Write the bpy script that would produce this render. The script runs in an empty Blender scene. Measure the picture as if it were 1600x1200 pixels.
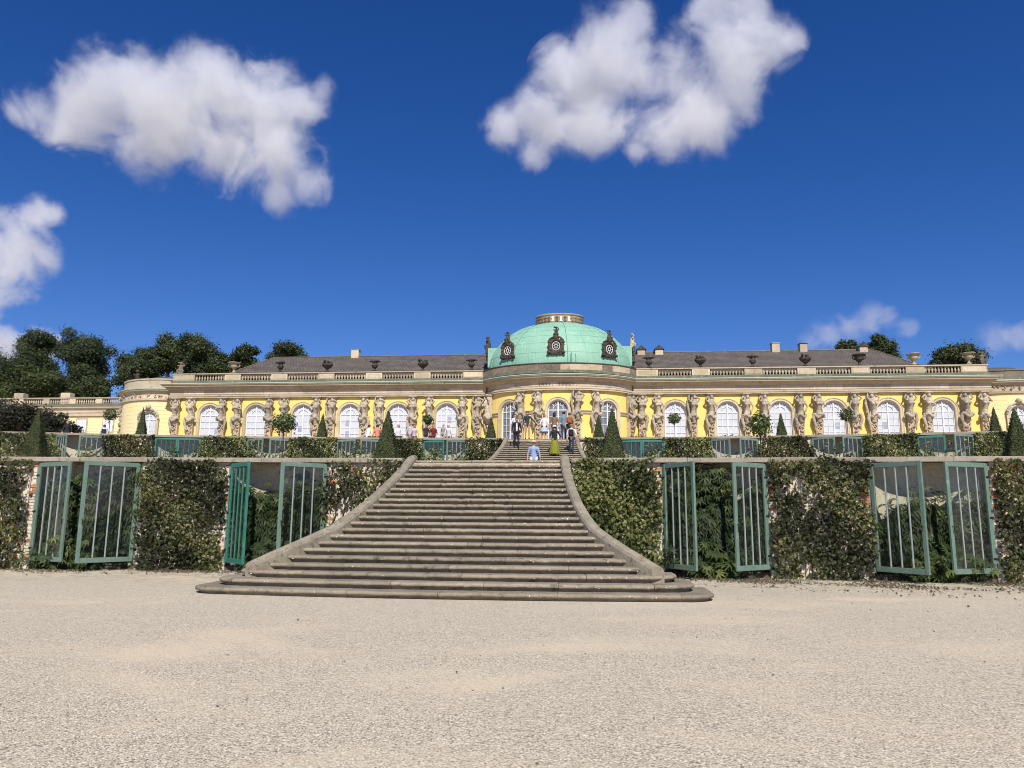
import bpy, bmesh, math, random
import numpy as np
from mathutils import Vector, Matrix, Quaternion

sc = bpy.context.scene
COL = sc.collection
PI = math.pi
R = math.radians

# ------------------------------------------------------------------ camera, sky, sun, exposure
cam = bpy.data.objects.new('camera', bpy.data.cameras.new('camera'))
COL.objects.link(cam)
sc.camera = cam
_yaw, _pit, _rol = R(5.688), R(9.724), R(.397)
_f = Vector((-math.sin(_yaw) * math.cos(_pit), math.cos(_yaw) * math.cos(_pit), math.sin(_pit)))
_r = Vector((math.cos(_yaw), math.sin(_yaw), 0))
_u = _r.cross(_f)
_r, _u = math.cos(_rol) * _r + math.sin(_rol) * _u, math.cos(_rol) * _u - math.sin(_rol) * _r
_m = Matrix((_r, _u, -_f)).transposed().to_4x4()
_m.translation = (2.737, 0, 1.552)
cam.matrix_world = _m
cam.data.sensor_width = 36
cam.data.lens = 36 * 1191.32 / 1600
cam.data.clip_start = .1
cam.data.clip_end = 20000

SUN_EL, SUN_AZ = 45, 12            # degrees; azimuth to the right of straight behind the camera
world = bpy.data.worlds.new('World')
sc.world = world
world.use_nodes = True
_nt = world.node_tree
_bg = _nt.nodes['Background']
_sky = _nt.nodes.new('ShaderNodeTexSky')
_sky.sky_type = 'NISHITA'
_sky.sun_disc = False
_sky.sun_elevation = R(SUN_EL)
_sky.sun_rotation = R(180 - SUN_AZ)
_sky.altitude = 900
_sky.air_density = 1.0
_sky.dust_density = .15
_sky.ozone_density = 3.0
_sp = _nt.nodes.new('ShaderNodeSeparateColor')
_cb = _nt.nodes.new('ShaderNodeCombineColor')
_nt.links.new(_sky.outputs[0], _sp.inputs[0])
for _i, (_g, _k) in enumerate(((1.7, .19), (1.19, .43), (1.0, .95))):      # the camera's deep blue rendering of a clear sky
    _pw = _nt.nodes.new('ShaderNodeMath'); _pw.operation = 'POWER'; _pw.inputs[1].default_value = _g
    _ml = _nt.nodes.new('ShaderNodeMath'); _ml.operation = 'MULTIPLY'; _ml.inputs[1].default_value = _k
    _nt.links.new(_sp.outputs[_i], _pw.inputs[0]); _nt.links.new(_pw.outputs[0], _ml.inputs[0]); _nt.links.new(_ml.outputs[0], _cb.inputs[_i])
_nt.links.new(_cb.outputs[0], _bg.inputs[0])
_bg.inputs[1].default_value = .10
_sd = Vector((math.sin(R(SUN_AZ)) * math.cos(R(SUN_EL)), -math.cos(R(SUN_AZ)) * math.cos(R(SUN_EL)), math.sin(R(SUN_EL))))
_sl = bpy.data.lights.new('sun', 'SUN')
_sl.energy = 5.0
_sl.angle = R(.53)
_sl.color = (1, .93, .82)
_so = bpy.data.objects.new('sun', _sl)
_so.rotation_euler = _sd.to_track_quat('Z', 'Y').to_euler()
COL.objects.link(_so)
sc.view_settings.view_transform = 'Standard'
sc.view_settings.look = 'None'
sc.view_settings.exposure = .14
sc.view_settings.gamma = 1
sc.view_settings.use_curve_mapping = False
sc.cycles.use_denoising = True
sc.cycles.volume_bounces = 4
sc.cycles.volume_max_steps = 320
sc.cycles.volume_step_rate = .32
sc.cycles.max_bounces = 8
sc.cycles.diffuse_bounces = 2
sc.cycles.filter_width = 1.0
sc.cycles.glossy_bounces = 2
sc.cycles.transparent_max_bounces = 12
sc.cycles.caustics_reflective = False
sc.cycles.caustics_refractive = False

# ------------------------------------------------------------------ measures of the place; like most positions below, worked out from image pixels
H = 3.025                      # one terrace
D1, C1 = 20.625, .003          # lower wall: y = D - C x^2
D2, C2 = 45.446, .00495        # upper wall
PAL = (0, 74.88, 2 * H)        # palace front, ground level

# ------------------------------------------------------------------ helpers
rng = random.Random(7)
nrng = np.random.default_rng(7)


def link(o, parent=None):
    COL.objects.link(o)
    if parent is not None:
        o.parent = parent
    return o


def tag(o, label=None, cat=None, group=None, kind=None):
    if label:
        o['label'] = label
    if cat:
        o['category'] = cat
    if group:
        o['group'] = group
    if kind:
        o['kind'] = kind
    return o


def empty(name, loc=(0, 0, 0), rz=0):
    o = bpy.data.objects.new(name, None)
    o.location = loc
    o.rotation_euler = (0, 0, rz)
    o.empty_display_size = .2
    return link(o)


def copy_tree(o, parent=None):
    kids = list(o.children)
    c = o.copy()
    COL.objects.link(c)
    c.parent = parent
    for k in kids:
        copy_tree(k, c)
    return c


_ICO = None


def ico_data():
    global _ICO
    if _ICO is None:
        _ICO = []
        for s in (1, 2):
            bm = bmesh.new()
            bmesh.ops.create_icosphere(bm, subdivisions=s, radius=1)
            _ICO.append(([tuple(v.co) for v in bm.verts], [[v.index for v in f.verts] for f in bm.faces]))
            bm.free()
    return _ICO


class MB:
    """collects shapes, builds ONE mesh object"""

    def __init__(self):
        self.v, self.f, self.m = [], [], []

    def add(self, verts, faces, mat=0):
        n = len(self.v)
        self.v += [tuple(p) for p in verts]
        self.f += [tuple(i + n for i in f) for f in faces]
        self.m += [mat] * len(faces)
        return self

    def box(self, x0, x1, y0, y1, z0, z1, mat=0, taper=0):
        t = taper
        self.add([(x0, y0, z0), (x1, y0, z0), (x1, y1, z0), (x0, y1, z0),
                  (x0 + t, y0 + t, z1), (x1 - t, y0 + t, z1), (x1 - t, y1 - t, z1), (x0 + t, y1 - t, z1)],
                 [(0, 3, 2, 1), (4, 5, 6, 7), (0, 1, 5, 4), (1, 2, 6, 5), (2, 3, 7, 6), (3, 0, 4, 7)], mat)
        return self

    def bbox(self, x0, x1, y0, y1, z0, z1, b=.01, mat=0):
        """box with chamfered edges (front and top read as worn stone)"""
        v = []
        for (ix, iy, iz) in ((1, 0, 0), (0, 1, 0), (0, 0, 1)):
            pass
        xs, ys, zs = (x0, x1), (y0, y1), (z0, z1)
        idx = {}
        for a in (0, 1):
            for c in (0, 1):
                for d in (0, 1):
                    sx, sy, sz = (1 if a == 0 else -1), (1 if c == 0 else -1), (1 if d == 0 else -1)
                    for k, off in enumerate(((0, b, b), (b, 0, b), (b, b, 0))):
                        idx[(a, c, d, k)] = len(v)
                        v.append((xs[a] + sx * off[0], ys[c] + sy * off[1], zs[d] + sz * off[2]))
        f = []
        g = lambda a, c, d, k: idx[(a, c, d, k)]
        f.append((g(0, 0, 0, 0), g(0, 0, 1, 0), g(0, 1, 1, 0), g(0, 1, 0, 0)))
        f.append((g(1, 0, 0, 0), g(1, 1, 0, 0), g(1, 1, 1, 0), g(1, 0, 1, 0)))
        f.append((g(0, 0, 0, 1), g(1, 0, 0, 1), g(1, 0, 1, 1), g(0, 0, 1, 1)))
        f.append((g(0, 1, 0, 1), g(0, 1, 1, 1), g(1, 1, 1, 1), g(1, 1, 0, 1)))
        f.append((g(0, 0, 0, 2), g(0, 1, 0, 2), g(1, 1, 0, 2), g(1, 0, 0, 2)))
        f.append((g(0, 0, 1, 2), g(1, 0, 1, 2), g(1, 1, 1, 2), g(0, 1, 1, 2)))
        for c in (0, 1):
            for d in (0, 1):
                f.append((g(0, c, d, 1), g(1, c, d, 1), g(1, c, d, 2), g(0, c, d, 2)))
                f.append((g(c, 0, d, 0), g(c, 1, d, 0), g(c, 1, d, 2), g(c, 0, d, 2)))
                f.append((g(c, d, 0, 0), g(c, d, 1, 0), g(c, d, 1, 1), g(c, d, 0, 1)))
        for a in (0, 1):
            for c in (0, 1):
                for d in (0, 1):
                    f.append((g(a, c, d, 0), g(a, c, d, 1), g(a, c, d, 2)))
        return self.add(v, f, mat)

    def tube(self, pts, radii, n=8, mat=0, squash=1):
        pts = [Vector(p) for p in pts]
        if not hasattr(radii, '__len__'):
            radii = [radii] * len(pts)
        vs, fs = [], []
        prev = None
        for i, p in enumerate(pts):
            t = (pts[min(i + 1, len(pts) - 1)] - pts[max(i - 1, 0)])
            t = t.normalized() if t.length > 1e-9 else Vector((0, 0, 1))
            a = Vector((0, 0, 1)) if abs(t.z) < .9 else Vector((1, 0, 0))
            if prev is not None:
                a = prev
            u = t.cross(a)
            if u.length < 1e-6:
                u = t.cross(Vector((0, 1, 0)))
            u.normalize()
            w = u.cross(t).normalized()
            prev = w
            for j in range(n):
                an = 2 * PI * j / n
                vs.append(p + (u * math.cos(an) + w * math.sin(an) * squash) * radii[i])
        for i in range(len(pts) - 1):
            for j in range(n):
                k = (j + 1) % n
                fs.append((i * n + j, i * n + k, (i + 1) * n + k, (i + 1) * n + j))
        fs.append(tuple(reversed(range(n))))
        fs.append(tuple((len(pts) - 1) * n + j for j in range(n)))
        return self.add(vs, fs, mat)

    def lathe(self, prof, n=16, c=(0, 0, 0), sx=1, sy=1, a0=0, a1=2 * PI, mat=0, cap=True):
        full = abs(a1 - a0 - 2 * PI) < 1e-6
        k = n if full else n + 1
        vs, fs = [], []
        for r, z in prof:
            for j in range(k):
                an = a0 + (a1 - a0) * j / n
                vs.append((c[0] + r * math.cos(an) * sx, c[1] + r * math.sin(an) * sy, c[2] + z))
        for i in range(len(prof) - 1):
            for j in range(n):
                b = (j + 1) % k
                fs.append((i * k + j, i * k + b, (i + 1) * k + b, (i + 1) * k + j))
        if cap and full:
            fs.append(tuple(reversed(range(n))))
            fs.append(tuple((len(prof) - 1) * k + j for j in range(n)))
        return self.add(vs, fs, mat)

    def ball(self, c, r, sub=0, s=(1, 1, 1), mat=0):
        vs, fs = ico_data()[sub]
        return self.add([(c[0] + v[0] * r * s[0], c[1] + v[1] * r * s[1], c[2] + v[2] * r * s[2]) for v in vs], fs, mat)

    def sweep(self, prof, frames, mat=0, cap=True, closed=True):
        """prof: [(d, z)], frames: [(pos(x,y), normal(x,y))] d goes out along the normal"""
        n = len(prof)
        vs, fs = [], []
        for (p, nn) in frames:
            for d, z in prof:
                vs.append((p[0] + nn[0] * d, p[1] + nn[1] * d, z))
        m = n if closed else n - 1
        for i in range(len(frames) - 1):
            for j in range(m):
                k = (j + 1) % n
                fs.append((i * n + j, (i + 1) * n + j, (i + 1) * n + k, i * n + k))
        if cap and closed:
            fs.append(tuple(range(n)))
            fs.append(tuple((len(frames) - 1) * n + j for j in reversed(range(n))))
        return self.add(vs, fs, mat)

    def mesh(self, name, mats, smooth=False):
        me = bpy.data.meshes.new(name)
        me.from_pydata(self.v, [], self.f)
        if not isinstance(mats, (list, tuple)):
            mats = [mats]
        for m in mats:
            me.materials.append(m)
        if len(mats) > 1:
            me.polygons.foreach_set('material_index', self.m)
        if smooth:
            me.polygons.foreach_set('use_smooth', [True] * len(me.polygons))
        me.update()
        return me

    def fix(self, me):
        bm = bmesh.new()
        bm.from_mesh(me)
        bmesh.ops.recalc_face_normals(bm, faces=bm.faces)
        bm.to_mesh(me)
        bm.free()

    def build(self, name, mats, parent=None, smooth=False, loc=None, rz=0, fix=True):
        me = self.mesh(name, mats, smooth)
        if fix:
            self.fix(me)
        o = bpy.data.objects.new(name, me)
        if loc is not None:
            o.location = loc
        if rz:
            o.rotation_euler = (0, 0, rz)
        return link(o, parent)


def put(name, me, parent=None, loc=(0, 0, 0), rot=(0, 0, 0), scale=(1, 1, 1)):
    o = bpy.data.objects.new(name, me)
    o.location = loc
    o.rotation_euler = rot
    o.scale = scale
    return link(o, parent)


def slot(o, m):
    """own material on a shared mesh"""
    o.material_slots[0].link = 'OBJECT'
    o.material_slots[0].material = m
    return o


def remesh(mb, voxel, name, mats, assign=None, smooth=True, disp=0, seed=0):
    """fuse the shapes of mb into one continuous surface"""
    me = mb.mesh(name + '_src', mats)
    o = bpy.data.objects.new(name + '_src', me)
    COL.objects.link(o)
    md = o.modifiers.new('fuse', 'REMESH')
    md.mode = 'VOXEL'
    md.voxel_size = voxel
    dg = bpy.context.evaluated_depsgraph_get()
    ev = o.evaluated_get(dg)
    out = bpy.data.meshes.new_from_object(ev)
    out.name = name
    bpy.data.objects.remove(o)
    bpy.data.meshes.remove(me)
    n = len(out.vertices)
    if disp:
        co = np.empty(n * 3, np.float32)
        out.vertices.foreach_get('co', co)
        no = np.empty(n * 3, np.float32)
        out.vertices.foreach_get('normal', no)
        co, no = co.reshape(-1, 3), no.reshape(-1, 3)
        g = np.random.default_rng(seed)
        dd = np.zeros(n)
        for k in range(6):
            w = g.normal(size=3) * (4 + 4 * k)
            dd += np.sin(co @ w + g.uniform(0, 6)) / (1 + .5 * k)
        co = co + no * (dd * disp)[:, None]
        out.vertices.foreach_set('co', co.astype(np.float32).ravel())
    out.materials.clear()
    for m in (mats if isinstance(mats, (list, tuple)) else [mats]):
        out.materials.append(m)
    if assign is not None:
        out.polygons.foreach_set('material_index', assign(out))
    out.polygons.foreach_set('use_smooth', [smooth] * len(out.polygons))
    out.update()
    return out


# ------------------------------------------------------------------ materials
def newmat(name):
    m = bpy.data.materials.new(name)
    m.use_nodes = True
    return m, m.node_tree.nodes, m.node_tree.links, m.node_tree.nodes['Principled BSDF']


def noise(N, K, vec, scale, detail=4, rough=.6, dist=0):
    n = N.new('ShaderNodeTexNoise')
    n.inputs['Scale'].default_value = scale
    n.inputs['Detail'].default_value = detail
    n.inputs['Roughness'].default_value = rough
    n.inputs['Distortion'].default_value = dist
    if vec is not None:
        K.new(vec, n.inputs['Vector'])
    return n


def ramp(N, K, fac, stops):
    r = N.new('ShaderNodeValToRGB')
    while len(r.color_ramp.elements) < len(stops):
        r.color_ramp.elements.new(.5)
    for e, (p, c) in zip(r.color_ramp.elements, stops):
        e.position = p
        e.color = (*c, 1) if len(c) == 3 else c
    K.new(fac, r.inputs[0])
    return r.outputs[0]


def mixc(N, K, fac, a, b, mode='MIX'):
    n = N.new('ShaderNodeMix')
    n.data_type = 'RGBA'
    n.blend_type = mode
    for s, v in ((n.inputs[0], fac), (n.inputs[6], a), (n.inputs[7], b)):
        if isinstance(v, (int, float)):
            s.default_value = v
        elif isinstance(v, (tuple, list)):
            s.default_value = (*v, 1) if len(v) == 3 else v
        else:
            K.new(v, s)
    return n.outputs[2]


def mth(N, K, op, a, b=None, c=None, clamp=False):
    n = N.new('ShaderNodeMath')
    n.operation = op
    n.use_clamp = clamp
    for i, v in enumerate((a, b, c)):
        if v is None:
            continue
        if isinstance(v, (int, float)):
            n.inputs[i].default_value = v
        else:
            K.new(v, n.inputs[i])
    return n.outputs[0]


def bump(N, K, b, h, strength=.4, dist=.02):
    n = N.new('ShaderNodeBump')
    n.inputs['Strength'].default_value = strength
    n.inputs['Distance'].default_value = dist
    K.new(h, n.inputs['Height'])
    K.new(n.outputs[0], b.inputs['Normal'])


def surf(name, a, b, c=None, scale=2.0, fine=30, rough=.85, bstr=.35, bdist=.01, stain=None, rnd=.0, spec=.3, streak=False):
    """weathered surface: two tones in patches, a third in spots, fine relief; rnd varies it from object to object"""
    m, N, K, P = newmat(name)
    tc = N.new('ShaderNodeTexCoord')
    geo = N.new('ShaderNodeNewGeometry')
    vec = geo.outputs['Position']
    if streak:
        mp = N.new('ShaderNodeMapping')
        mp.inputs['Scale'].default_value = (1, 1, .25)
        K.new(vec, mp.inputs['Vector'])
        sv = mp.outputs[0]
    else:
        sv = vec
    n1 = noise(N, K, sv, scale, 5, .65)
    n2 = noise(N, K, vec, fine, 4, .7)
    col = mixc(N, K, ramp(N, K, n1.outputs['Fac'], [(.36, (0, 0, 0)), (.64, (1, 1, 1))]), a, b)
    if c is not None:
        n3 = noise(N, K, sv, scale * 2.7, 6, .7)
        col = mixc(N, K, ramp(N, K, n3.outputs['Fac'], [(.56, (0, 0, 0)), (.68, (1, 1, 1))]), col, c)
    col = mixc(N, K, .55, col, ramp(N, K, n2.outputs['Fac'], [(.28, (.45, .45, .45)), (.55, (1, 1, 1))]), 'MULTIPLY')
    if rnd:
        oi = N.new('ShaderNodeObjectInfo')
        hs = N.new('ShaderNodeHueSaturation')
        K.new(mth(N, K, 'MULTIPLY_ADD', oi.outputs['Random'], rnd * 2, 1 - rnd), hs.inputs['Value'])
        K.new(col, hs.inputs['Color'])
        col = hs.outputs[0]
    K.new(col, P.inputs['Base Color'])
    P.inputs['Roughness'].default_value = rough
    P.inputs['Specular IOR Level'].default_value = spec
    hh = mth(N, K, 'MULTIPLY_ADD', n1.outputs['Fac'], .5, n2.outputs['Fac'])
    bump(N, K, P, hh, bstr, bdist)
    return m


def leafmat(name, stops, rough=.55, trans=.25, spec=.35):
    """foliage: each leaf has its own tint (attribute), some light passes through"""
    m, N, K, P = newmat(name)
    at = N.new('ShaderNodeAttribute')
    at.attribute_name = 'tint'
    col = ramp(N, K, at.outputs['Fac'], stops)
    K.new(col, P.inputs['Base Color'])
    P.inputs['Roughness'].default_value = rough
    P.inputs['Specular IOR Level'].default_value = spec
    tr = N.new('ShaderNodeBsdfTranslucent')
    K.new(mixc(N, K, .5, col, (.25, .32, .04)), tr.inputs['Color'])
    mx = N.new('ShaderNodeMixShader')
    mx.inputs[0].default_value = trans
    K.new(P.outputs[0], mx.inputs[1])
    K.new(tr.outputs[0], mx.inputs[2])
    K.new(mx.outputs[0], N['Material Output'].inputs['Surface'])
    return m


def plain(name, c, rough=.6, metal=0, spec=.4, var=.0, scale=8):
    m, N, K, P = newmat(name)
    geo = N.new('ShaderNodeNewGeometry')
    n = noise(N, K, geo.outputs['Position'], scale, 4, .6)
    d = tuple(x * (1 - var) for x in c)
    e = tuple(min(1, x * (1 + var)) for x in c)
    K.new(ramp(N, K, n.outputs['Fac'], [(.3, d), (.7, e)]), P.inputs['Base Color'])
    P.inputs['Roughness'].default_value = rough
    P.inputs['Metallic'].default_value = metal
    P.inputs['Specular IOR Level'].default_value = spec
    return m


def glassmat(name, tint, refl, dust=0.0):
    m, N, K, P = newmat(name)
    N.remove(P)
    t = N.new('ShaderNodeBsdfTransparent')
    t.inputs[0].default_value = (*tint, 1)
    g = N.new('ShaderNodeBsdfGlossy')
    g.inputs['Roughness'].default_value = .06
    fr = N.new('ShaderNodeLayerWeight')
    mx = N.new('ShaderNodeMixShader')
    K.new(mth(N, K, 'MULTIPLY_ADD', mth(N, K, 'POWER', fr.outputs['Facing'], 4.0), .8, refl, True), mx.inputs[0])
    K.new(t.outputs[0], mx.inputs[1])
    K.new(g.outputs[0], mx.inputs[2])
    df = N.new('ShaderNodeBsdfDiffuse')
    df.inputs[0].default_value = (.55, .58, .55, 1)
    m2 = N.new('ShaderNodeMixShader')
    m2.inputs[0].default_value = dust
    K.new(mx.outputs[0], m2.inputs[1])
    K.new(df.outputs[0], m2.inputs[2])
    K.new(m2.outputs[0], N['Material Output'].inputs['Surface'])
    return m


def gravelmat():
    m, N, K, P = newmat('gravel')
    geo = N.new('ShaderNodeNewGeometry')
    pos = geo.outputs['Position']
    sq = N.new('ShaderNodeMapping')
    sq.inputs['Scale'].default_value = (.55, 1.0, 1.0)
    sq.inputs['Rotation'].default_value = (0, 0, .35)
    K.new(pos, sq.inputs['Vector'])
    big = noise(N, K, sq.outputs[0], .22, 5, .6, 1.2)
    mid = noise(N, K, sq.outputs[0], .42, 5, .62, .7)
    col = ramp(N, K, big.outputs['Fac'], [(.32, (.52, .425, .315)), (.5, (.595, .515, .38)), (.68, (.52, .48, .385))])
    # worn sandy patches where the loose stones have been kicked aside
    worn = ramp(N, K, mid.outputs['Fac'], [(.50, (0, 0, 0)), (.64, (1, 1, 1))])
    col = mixc(N, K, worn, col, (.63, .52, .375))
    vo = N.new('ShaderNodeTexVoronoi')
    vo.inputs['Scale'].default_value = 92
    vo.inputs['Randomness'].default_value = 1
    K.new(pos, vo.inputs['Vector'])
    sx = N.new('ShaderNodeSeparateColor')
    K.new(vo.outputs['Color'], sx.inputs[0])
    peb = ramp(N, K, sx.outputs[0], [(0, (.06, .05, .04)), (.18, (.34, .29, .215)), (.5, (.575, .50, .375)), (.85, (.715, .64, .50)), (1, (.95, .90, .78))])
    grv = mth(N, K, 'MULTIPLY_ADD', worn, -.6, 1.0)
    grav = grv
    col = mixc(N, K, grav, col, mixc(N, K, .9, col, peb, 'MIX'))
    n2 = noise(N, K, pos, 150, 3, .7)
    col = mixc(N, K, .35, col, ramp(N, K, n2.outputs['Fac'], [(.3, (.2, .2, .2)), (.7, (.8, .8, .8))]), 'OVERLAY')
    # bare earth and moss along the foot of the wall
    sp = N.new('ShaderNodeSeparateXYZ')
    K.new(pos, sp.inputs[0])
    near = mth(N, K, 'MULTIPLY_ADD', sp.outputs[1], .24, -3.75, True)
    spots = ramp(N, K, noise(N, K, pos, 2.6, 6, .75).outputs['Fac'], [(.47, (0, 0, 0)), (.60, (1, 1, 1))])
    col = mixc(N, K, mth(N, K, 'MULTIPLY', mth(N, K, 'MULTIPLY', near, spots), .75), col, (.19, .165, .115))
    K.new(col, P.inputs['Base Color'])
    P.inputs['Roughness'].default_value = .95
    P.inputs['Specular IOR Level'].default_value = .15
    h = mth(N, K, 'MULTIPLY_ADD', vo.outputs['Distance'], -1.2, mth(N, K, 'MULTIPLY', n2.outputs['Fac'], .5))
    bump(N, K, P, mth(N, K, 'MULTIPLY', h, grv), .65, .010)
    return m


def roofmat():
    m, N, K, P = newmat('slate_roof')
    tc = N.new('ShaderNodeTexCoord')
    br = N.new('ShaderNodeTexBrick')
    mp = N.new('ShaderNodeMapping')
    K.new(tc.outputs['Object'], mp.inputs['Vector'])
    sp = N.new('ShaderNodeSeparateXYZ')
    K.new(mp.outputs[0], sp.inputs[0])
    cb = N.new('ShaderNodeCombineXYZ')
    K.new(sp.outputs[0], cb.inputs[0])
    K.new(sp.outputs[2], cb.inputs[1])
    K.new(cb.outputs[0], br.inputs['Vector'])
    br.inputs['Scale'].default_value = 1
    br.inputs['Brick Width'].default_value = .34
    br.inputs['Row Height'].default_value = .2
    br.inputs['Mortar Size'].default_value = .018
    br.inputs['Color1'].default_value = (.095, .085, .074, 1)
    br.inputs['Color2'].default_value = (.135, .118, .098, 1)
    br.inputs['Mortar'].default_value = (.03, .028, .027, 1)
    n = noise(N, K, tc.outputs['Object'], .9, 6, .7)
    col = mixc(N, K, .6, br.outputs['Color'], ramp(N, K, n.outputs['Fac'], [(.3, (.3, .29, .28)), (.7, (.72, .69, .65))]), 'OVERLAY')
    K.new(col, P.inputs['Base Color'])
    P.inputs['Roughness'].default_value = .7
    bump(N, K, P, br.outputs['Fac'], -.5, .03)
    return m


def rusticmat():
    m, N, K, P = newmat('rusticated_yellow')
    tc = N.new('ShaderNodeTexCoord')
    sp = N.new('ShaderNodeSeparateXYZ')
    K.new(tc.outputs['Object'], sp.inputs[0])
    fr = mth(N, K, 'FRACT', mth(N, K, 'MULTIPLY', sp.outputs[2], 2.3))
    g = mth(N, K, 'GREATER_THAN', fr, .07)
    n = noise(N, K, tc.outputs['Object'], 1.1, 5, .6)
    col = ramp(N, K, n.outputs['Fac'], [(.35, (.82, .68, .33)), (.65, (.85, .74, .44))])
    K.new(col, P.inputs['Base Color'])
    P.inputs['Roughness'].default_value = .85
    bump(N, K, P, g, .8, .04)
    return m


M = {}
M['gravel'] = gravelmat()
M['yellow'] = surf('yellow_render', (.90, .705, .235), (.87, .66, .18), (.91, .75, .34), .6, 18, .85, .15, .006)
M['rustic'] = rusticmat()
M['stone'] = surf('pale_sandstone', (.50, .41, .29), (.42, .33, .22), (.24, .19, .13), .8, 14, .85, .3, .01, rnd=.16)
M['frieze'] = surf('frieze_sandstone', (.60, .51, .38), (.52, .42, .29), (.40, .31, .20), .7, 14, .85, .2, .008, rnd=.2)
M['darkstone'] = surf('weathered_sandstone', (.23, .19, .14), (.15, .125, .095), (.36, .29, .19), .9, 14, .9, .35, .01, rnd=.25)
M['blackstone'] = surf('sooty_stone', (.045, .038, .033), (.085, .07, .055), (.17, .14, .10), 2.2, 20, .9, .4, .012, rnd=.2)
M['figure'] = surf('carved_sandstone', (.54, .465, .355), (.38, .32, .24), (.11, .095, .072), 2.6, 12, .85, .4, .015, rnd=.22)
M['herm'] = surf('herm_sandstone', (.60, .45, .29), (.54, .40, .26), (.40, .29, .19), 1.0, 14, .85, .25, .008, rnd=.1)
M['lantern'] = surf('tan_sandstone', (.42, .33, .20), (.34, .26, .155), (.18, .14, .09), 1.4, 14, .85, .3, .01)
M['plinth'] = surf('mossy_plinth', (.12, .13, .09), (.19, .18, .13), (.34, .29, .2), 1.2, 16, .9, .3, .01)
M['copper'] = surf('verdigris_copper', (.27, .50, .38), (.23, .45, .335), (.35, .57, .43), .55, 9, .55, .1, .005, streak=True, spec=.4)
M['copper_edge'] = surf('pale_copper_edge', (.42, .58, .48), (.34, .5, .42), (.55, .66, .56), 1.5, 14, .5, .1, .005)
M['seam'] = plain('copper_seam', (.10, .27, .19), .6, var=.2)
M['roof'] = roofmat()
M['white'] = plain('white_paint', (.80, .80, .80), .5, var=.03)
M['curtain'] = plain('white_blind', (.66, .675, .71), .9, var=.05, scale=1.2)
M['greygap'] = plain('grey_lavender_gap', (.42, .42, .52), .9, var=.12, scale=2)  # tone of the boards that stand in for gaps in the curtain
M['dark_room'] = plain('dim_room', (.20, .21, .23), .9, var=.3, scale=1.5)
M['pane'] = glassmat('window_glass', (.96, .97, .98), .04)
M['doorglass'] = glassmat('old_door_glass', (.92, .95, .93), .03, .006)
M['step'] = surf('step_sandstone', (.31, .268, .195), (.235, .202, .148), (.10, .086, .062), 2.0, 22, .85, .45, .012, rnd=.12)
M['cheek'] = surf('lichen_stone', (.32, .285, .215), (.23, .203, .15), (.09, .08, .058), 3.6, 24, .9, .6, .02, rnd=.06)
M['core'] = surf('step_bed', (.12, .10, .075), (.09, .075, .055), None, 2, 20, .95)
M['coping'] = surf('coping_stone', (.36, .315, .25), (.29, .25, .195), (.17, .15, .11), 1.6, 20, .9, .35, .01, rnd=.12)
M['plaster'] = surf('whitewashed_wall', (.70, .63, .50), (.62, .54, .41), (.40, .32, .23), 1.5, 18, .9, .45, .015)
M['niche'] = surf('niche_plaster', (.60, .54, .43), (.50, .44, .34), (.28, .245, .185), 1.1, 16, .9, .4, .012)
M['brick'] = surf('red_brick', (.42, .16, .075), (.50, .21, .10), (.30, .13, .07), 6, 40, .9, .5, .008, rnd=.25)
M['limebrick'] = surf('limewashed_brick', (.66, .58, .46), (.58, .48, .36), (.47, .27, .16), 5, 40, .9, .5, .008, rnd=.15)
M['door_sheen'] = surf('sheen_pale_paint', (.135, .215, .17), (.16, .24, .195), (.23, .295, .25), 2, 30, .45, .1, .004, spec=.5, rnd=.1)  # teal door paint, paled in its colour to stand for sheen
M['door_teal'] = surf('teal_paint', (.03, .17, .13), (.045, .20, .155), (.08, .22, .175), 2, 30, .45, .1, .004, spec=.5)
M['bar'] = plain('grey_green_bar', (.33, .38, .36), .45, .2, var=.12)
M['iron'] = plain('black_iron', (.03, .03, .03), .5, .5)
M['trellis'] = plain('grey_trellis', (.42, .40, .35), .8, var=.2)
M['soil'] = surf('dark_soil', (.09, .07, .05), (.06, .05, .035), None, 3, 30, .95)
M['turf'] = surf('terrace_gravel', (.42, .36, .28), (.36, .32, .23), (.10, .12, .045), 1.1, 40, .95, .4, .02)
M['bark'] = surf('bark', (.09, .07, .05), (.06, .045, .03), None, 4, 30, .9, .6, .02)
M['vine'] = leafmat('vine_leaf', [(0, (.018, .018, .006)), (.35, (.038, .045, .012)), (.7, (.075, .09, .022)), (.93, (.14, .15, .04)), (1, (.14, .07, .03))], trans=.12)  # vine leaves: low and high tints also paint shaded gaps and lit leaves
M['vine_light'] = leafmat('vine_leaf_light', [(0, (.025, .032, .009)), (.35, (.06, .078, .018)), (.7, (.115, .14, .036)), (1, (.22, .22, .07))], trans=.14)
M['vine_dark'] = leafmat('vine_leaf_dark', [(0, (.013, .015, .005)), (.4, (.034, .042, .012)), (.8, (.075, .088, .026)), (1, (.17, .155, .055))], trans=.1, spec=.35)
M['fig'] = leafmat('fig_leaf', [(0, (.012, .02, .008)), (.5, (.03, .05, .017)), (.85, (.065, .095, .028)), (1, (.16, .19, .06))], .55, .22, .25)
M['yew'] = leafmat('yew_needle', [(0, (.018, .028, .009)), (.5, (.042, .06, .016)), (.88, (.085, .10, .028)), (1, (.13, .085, .035))], .6, .12)
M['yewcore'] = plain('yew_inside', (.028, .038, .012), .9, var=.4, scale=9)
M['tree'] = leafmat('tree_leaf', [(0, (.012, .021, .009)), (.5, (.03, .047, .015)), (1, (.085, .105, .03))], .55, .22)  # brightest tint also paints in sunlit leaves
M['conifer'] = leafmat('dark_leaf', [(0, (.008, .009, .007)), (.5, (.016, .018, .011)), (.9, (.03, .034, .018)), (1, (.045, .045, .022))], .6, .1, .25)
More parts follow.
